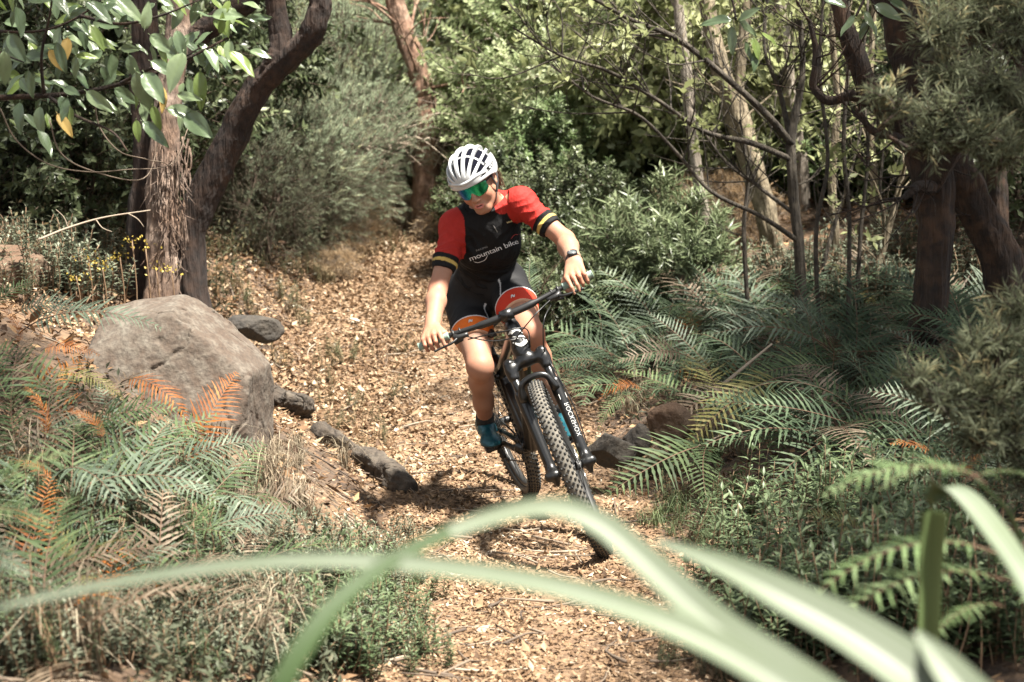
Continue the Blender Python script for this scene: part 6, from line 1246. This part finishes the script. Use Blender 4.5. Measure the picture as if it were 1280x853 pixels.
# undergrowth: uncountable small leaves close to the soil
def under(n, xy, name, m, seed, leaf, w, h, label):
    r = np.random.default_rng(seed); X, Y = xy(n, r); n = len(X); P_ = np.stack([X, Y, height(X, Y, False) + r.random(n) ** 1.3 * h], 1); V, F = leaf_arr(P_, rdir(n, r) + [0, 0, .4], rdir(n, r) * .8 + [0, 0, 1], leaf * np.exp(r.normal(size=n) * .3), leaf * w, .3, r.uniform(0, .4, n)); o = obj(name, MB().add(V, F, 0, np.repeat(np.clip(r.normal(.45, .22, n), 0, 1), 5)).mesh(name, m, smooth=False)); tag(o, label, None, kind="stuff")
under(20000, off_path(-2.6, -.3, 2.4, 5.7), "undergrowth", leafmat("under_sage", [(0, (.03, .035, .020)), (.6, (.075, .085, .052)), (1, (.19, .155, .10))]), 5, .030, .45, .14, "tangled small leaved undergrowth on the near bank")
under(20000, off_path(.5, 5.5, 3.4, 9.5), "undergrowth", leafmat("under_dark", [(0, (.022, .028, .018)), (.6, (.060, .070, .042)), (1, (.14, .12, .07))]), 6, .034, .40, .13, "dark small leaved undergrowth below the ferns")
under(16000, off_path(-5, -1.2, 8.2, 12.5, 1.5), "undergrowth", leafmat("under_left", [(0, (.030, .036, .022)), (.6, (.085, .085, .045)), (1, (.24, .17, .09))]), 7, .040, .40, .28, "brown green undergrowth around the pale forked tree")
def far_thicket(n, r):
    X, Y = r.uniform(-9, 11, n), r.uniform(15.5, 30, n); return X, Y
under(70000, far_thicket, "distant_thicket", M_lpale, 18, .085, .5, 2.6, "mass of foliage made pale in place of haze on the slope far beyond the path")  # loose pale leaves fill the dark gaps in place of haze
under(30000, off_path(-8, 9, 12.5, 24, 1.3), "undergrowth", leafmat("under_far", [(0, (.05, .06, .03)), (.6, (.13, .14, .07)), (1, (.27, .24, .13))]), 8, .075, .45, .5, "low greenery carpeting the slope beyond the path")
# dead sticks and vines
def stick(name, pts, R, label, m=None, cat="stick", group=None, n=20):
    q = np.array(pts); c = q[0].copy(); mb = MB(); tube(mb, smooth_path(q - c, n), np.linspace(R, R * .5, n), 7, tint=.4 if cat == 'vine' else .7); tag(obj(name, mb.mesh(name, m or M_twig), loc=c), label, cat, group)
stick("dead_stick", P((48, 300, 7.4), (85, 285, 7.5), (130, 272, 7.6), (188, 263, 7.7)), .006, "pale thorny dead stick slanting across the pale forked tree")
thorny = [o_ for o_ in COL.objects if o_.name.startswith("dead_stick")][0]
for q_ in (((85, 285, 7.5), (80, 272, 7.5), (70, 262, 7.5)), ((120, 275, 7.58), (128, 285, 7.56), (140, 290, 7.55)), ((160, 267, 7.65), (172, 274, 7.64), (180, 284, 7.64))):
    mb = MB(); tube(mb, smooth_path(np.array(P(*q_)) - np.array(thorny.location), 10), np.linspace(.003, .0015, 10), 6, tint=.7); obj("side_twig", mb.mesh("side_twig", M_twig), thorny)
stick("dead_stick", P((905, 480, 7.0), (935, 455, 7.05), (965, 430, 7.1)), .009, "pale straight dead stick leaning over the yellow green fern")
stick("dead_stick", P((905, 500, 6.95), (920, 530, 6.9), (932, 552, 6.85)), .012, "brown broken stick standing beside the yellow green fern")
stick("dead_stick", P((870, 560, 6.8), (890, 550, 6.8), (915, 538, 6.85)), .007, "grey stick lying below the pale fern")
stick("dead_stick", [ground_hit(440, 335) + [0, 0, .01], ground_hit(440, 335) + [-.12, .12, .22], ground_hit(440, 335) + [-.28, .25, .42]], .007, "thin pale stick fallen down the sunlit bank")
stick("dead_stick", [ground_hit(455, 330) + [0, 0, .01], ground_hit(455, 330) + [-.08, .1, .15], ground_hit(455, 330) + [-.03, .2, .30], ground_hit(455, 330) + [-.10, .3, .42]], .007, "curved dead branch propped at the edge of the sunlit bank")
r = np.random.default_rng(91)
for q in [((0, 135, 5.3), (20, 175, 5.3), (60, 205, 5.3), (110, 215, 5.3), (160, 212, 5.35), (215, 205, 5.6), (235, 160, 5.7)), ((62, 150, 5.3), (75, 190, 5.3), (110, 212, 5.3), (175, 225, 5.35), (195, 190, 5.5), (200, 120, 5.5)), ((118, 125, 5.3), (125, 160, 5.3), (150, 190, 5.3), (185, 200, 5.4), (215, 215, 5.6), (230, 300, 5.9))]:
    stick("hanging_vine", P(*q), .0028, "thin brown vine looping below the broad leaved branch", None, "vine", "vines below the broad leaved branch", 30)
mb = MB(); c = at(530, 178, 13.6)
for i in range(90):
    a = c + r.normal(size=3) * [.35, .2, .10]; d = rdir(1, r)[0] * [1, .6, .45]; L = r.uniform(.25, .7); tube(mb, smooth_path([a - c, a - c + d * L * .5 + r.normal(size=3) * .06, a - c + d * L + [0, 0, -.08]], 7), np.linspace(.008, .003, 7), 5, tint=r.uniform(.6, 1))
g = onground(c[0], c[1]); tag(obj("brush_heap", mb.mesh("brush_heap", M_twig), loc=c), "heap of pale tangled dead twigs at the foot of the leaning reddish trunk", "brush")

# ------------------------------------------------------------------ flax in front of the camera
M_flax = mat("flax_leaf", ramp=[(0, (.070, .095, .050)), (.5, (.120, .142, .100)), (1, (.185, .205, .165))], rough=.5, spec=.3, trans=.15, noise=(7, 3, (.10, .125, .07), .45))
M_flaxm = mat("flax_leaf_mid", (.115, .165, .065), .45, spec=.4, trans=.3)
M_flaxu = mat("flax_leaf_green", (.034, .058, .019), .5, spec=.3, trans=.2)
def blade(parent, pts, widths, m, fold=.35, roll=None, n=48, under_from=2.):
    """a strap leaf with a keel; pts from base to tip"""
    b = np.array(parent.location); Q = smooth_path(np.array(pts), n); T = np.gradient(Q, axis=0); T /= np.linalg.norm(T, axis=1)[:, None]; w = np.interp(np.linspace(0, 1, n), np.linspace(0, 1, len(widths)), widths)[:, None]
    view = np.array([0, -1., .55]) if roll is None else np.asarray(roll); S_ = np.cross(T, view); S_ /= np.linalg.norm(S_, axis=1)[:, None]; N = np.cross(S_, T); k = np.linspace(-1, 1, 15); kt = np.array([.1, .45, .2, .6, .3, .75, .5, 1, .55, .3, .7, .25, .5, .15, .4])
    V = np.concatenate([Q + S_ * w / 2 * a + N * w * fold * (abs(a) - .5) * .5 for a in k]) - b; V2 = V - np.tile(N * .0012, (15, 1)); F = []; tc_ = np.repeat(kt, n) + .15 * fbm(V * 9, 2)
    for j in range(14): F.append(np.array([[j * n + i, j * n + i + 1, (j + 1) * n + i + 1, (j + 1) * n + i] for i in range(n - 1)]))
    mb = MB(); k0 = int(under_from * n); mb.add(V, [f[:k0] for f in F], 0, np.clip(tc_, 0, 1)); mb.F += [(f[k0:], 1) for f in F if k0 < n]; mb.add(V2, [f[:, ::-1] for f in F], 1); return obj("blade", mb.mesh("blade", [m, M_flaxu]), parent)
fb = onground(.62, 1.0); flax = obj("flax_plant", None, loc=fb); tag(flax, "flax plant with long pale strap leaves arching low across the path", "plant")
f0 = fb + [0, 0, .02]
blade(flax, [f0 + [.0, .05, 0], f0 + [-.02, .16, .45], at(1150, 990, 1.25), at(1000, 870, 1.28), at(860, 790, 1.30), at(700, 735, 1.33), at(520, 706, 1.36), at(350, 702, 1.40), at(180, 722, 1.46), at(30, 752, 1.52), at(-20, 765, 1.55)], [.030, .030, .033, .034, .027, .021, .018, .016, .014, .009, .003], M_flax, roll=(0, -.75, .8))
blade(flax, [f0 + [.04, .05, 0], f0 + [.03, .18, .45], at(1180, 1000, 1.30), at(1010, 860, 1.33), at(900, 785, 1.36), at(810, 705, 1.38), at(745, 652, 1.40), at(680, 634, 1.41), at(590, 655, 1.40), at(500, 695, 1.37), at(430, 745, 1.33), at(385, 800, 1.30), at(350, 860, 1.28), at(330, 930, 1.27)], [.030, .032, .038, .040, .035, .030, .025, .019, .015, .013, .016, .020, .018, .006], M_flax, roll=(.1, -.8, .7), under_from=.64)
blade(flax, [f0 + [.08, .06, 0], f0 + [.08, .2, .42], at(1300, 1010, 1.38), at(1180, 875, 1.42), at(1080, 800, 1.45), at(980, 745, 1.48), at(900, 705, 1.52), at(820, 676, 1.56)], [.032, .040, .052, .058, .050, .038, .024, .005], M_flax, roll=(0, -.8, .75))
blade(flax, [f0 + [.12, .06, 0], f0 + [.14, .2, .4], at(1290, 960, 1.35), at(1230, 890, 1.38), at(1180, 830, 1.42), at(1145, 790, 1.46)], [.03, .04, .05, .046, .03, .006], M_flax)
fb2 = onground(.75, 2.35); flax2 = obj("flax_plant", None, loc=fb2); tag(flax2, "flax plant with one upright folded green leaf bending over sharply", "plant")
q0 = fb2 + [0, 0, .02]
blade(flax2, [q0, at(1160, 1000, 2.35), at(1160, 800, 2.3), at(1163, 700, 2.28), at(1166, 640, 2.26)], [.030, .034, .032, .034, .040], M_flaxm, fold=.8)
blade(flax2, [at(1160, 625, 2.26), at(1175, 606, 2.22), at(1205, 622, 2.15), at(1245, 670, 2.05), at(1290, 740, 1.95), at(1330, 840, 1.9)], [.030, .046, .052, .050, .042, .02], M_flax, roll=(.3, -.7, .7))
# soft bracken close to the camera
M_brk = leafmat("bracken_green", [(0, (.075, .12, .042)), (.5, (.135, .20, .085)), (1, (.22, .29, .15))], trans=.38)
FR['bracken'] = [frond_mesh("frond_bracken", [M_brk, M_stalk], 11, .8, 15, .24, .4, .3, .020, .05), frond_mesh("frond_bracken", [M_brk, M_stalk], 12, 1.0, 14, .20, .5, .4, .018, .05)]
bb_ = onground(.98, 2.6); fb3 = obj("bracken", None, loc=bb_); tag(fb3, "soft bright green bracken crossing the upright flax leaf", "fern")
mb = MB(); tube(mb, smooth_path(np.array([bb_, at(1290, 800, 2.6), at(1270, 660, 2.5), at(1220, 600, 2.45)]) - bb_, 20), np.linspace(.006, .003, 20), 6); obj("stalk", mb.mesh("stalk", M_flaxu), fb3)
for pa, pb, v, ro in [(A(1235, 600, 2.47), A(1040, 590, 2.42), 0, -0.05), (A(1260, 700, 2.47), A(1010, 705, 2.37), 1, -0.15), (A(1265, 730, 2.52), A(1060, 735, 2.37), 0, -0.15), (A(1200, 605, 2.47), A(1320, 590, 2.47), 1, -0.15), (A(1240, 610, 2.42), A(1100, 580, 2.37), 1, -0.45), (A(1250, 720, 2.47), A(1330, 790, 2.37), 0, -0.25), (A(1260, 760, 2.47), A(1150, 790, 2.37), 1, -0.35)]: frond_at(fb3, pa, pb, 'bracken', v, ro)
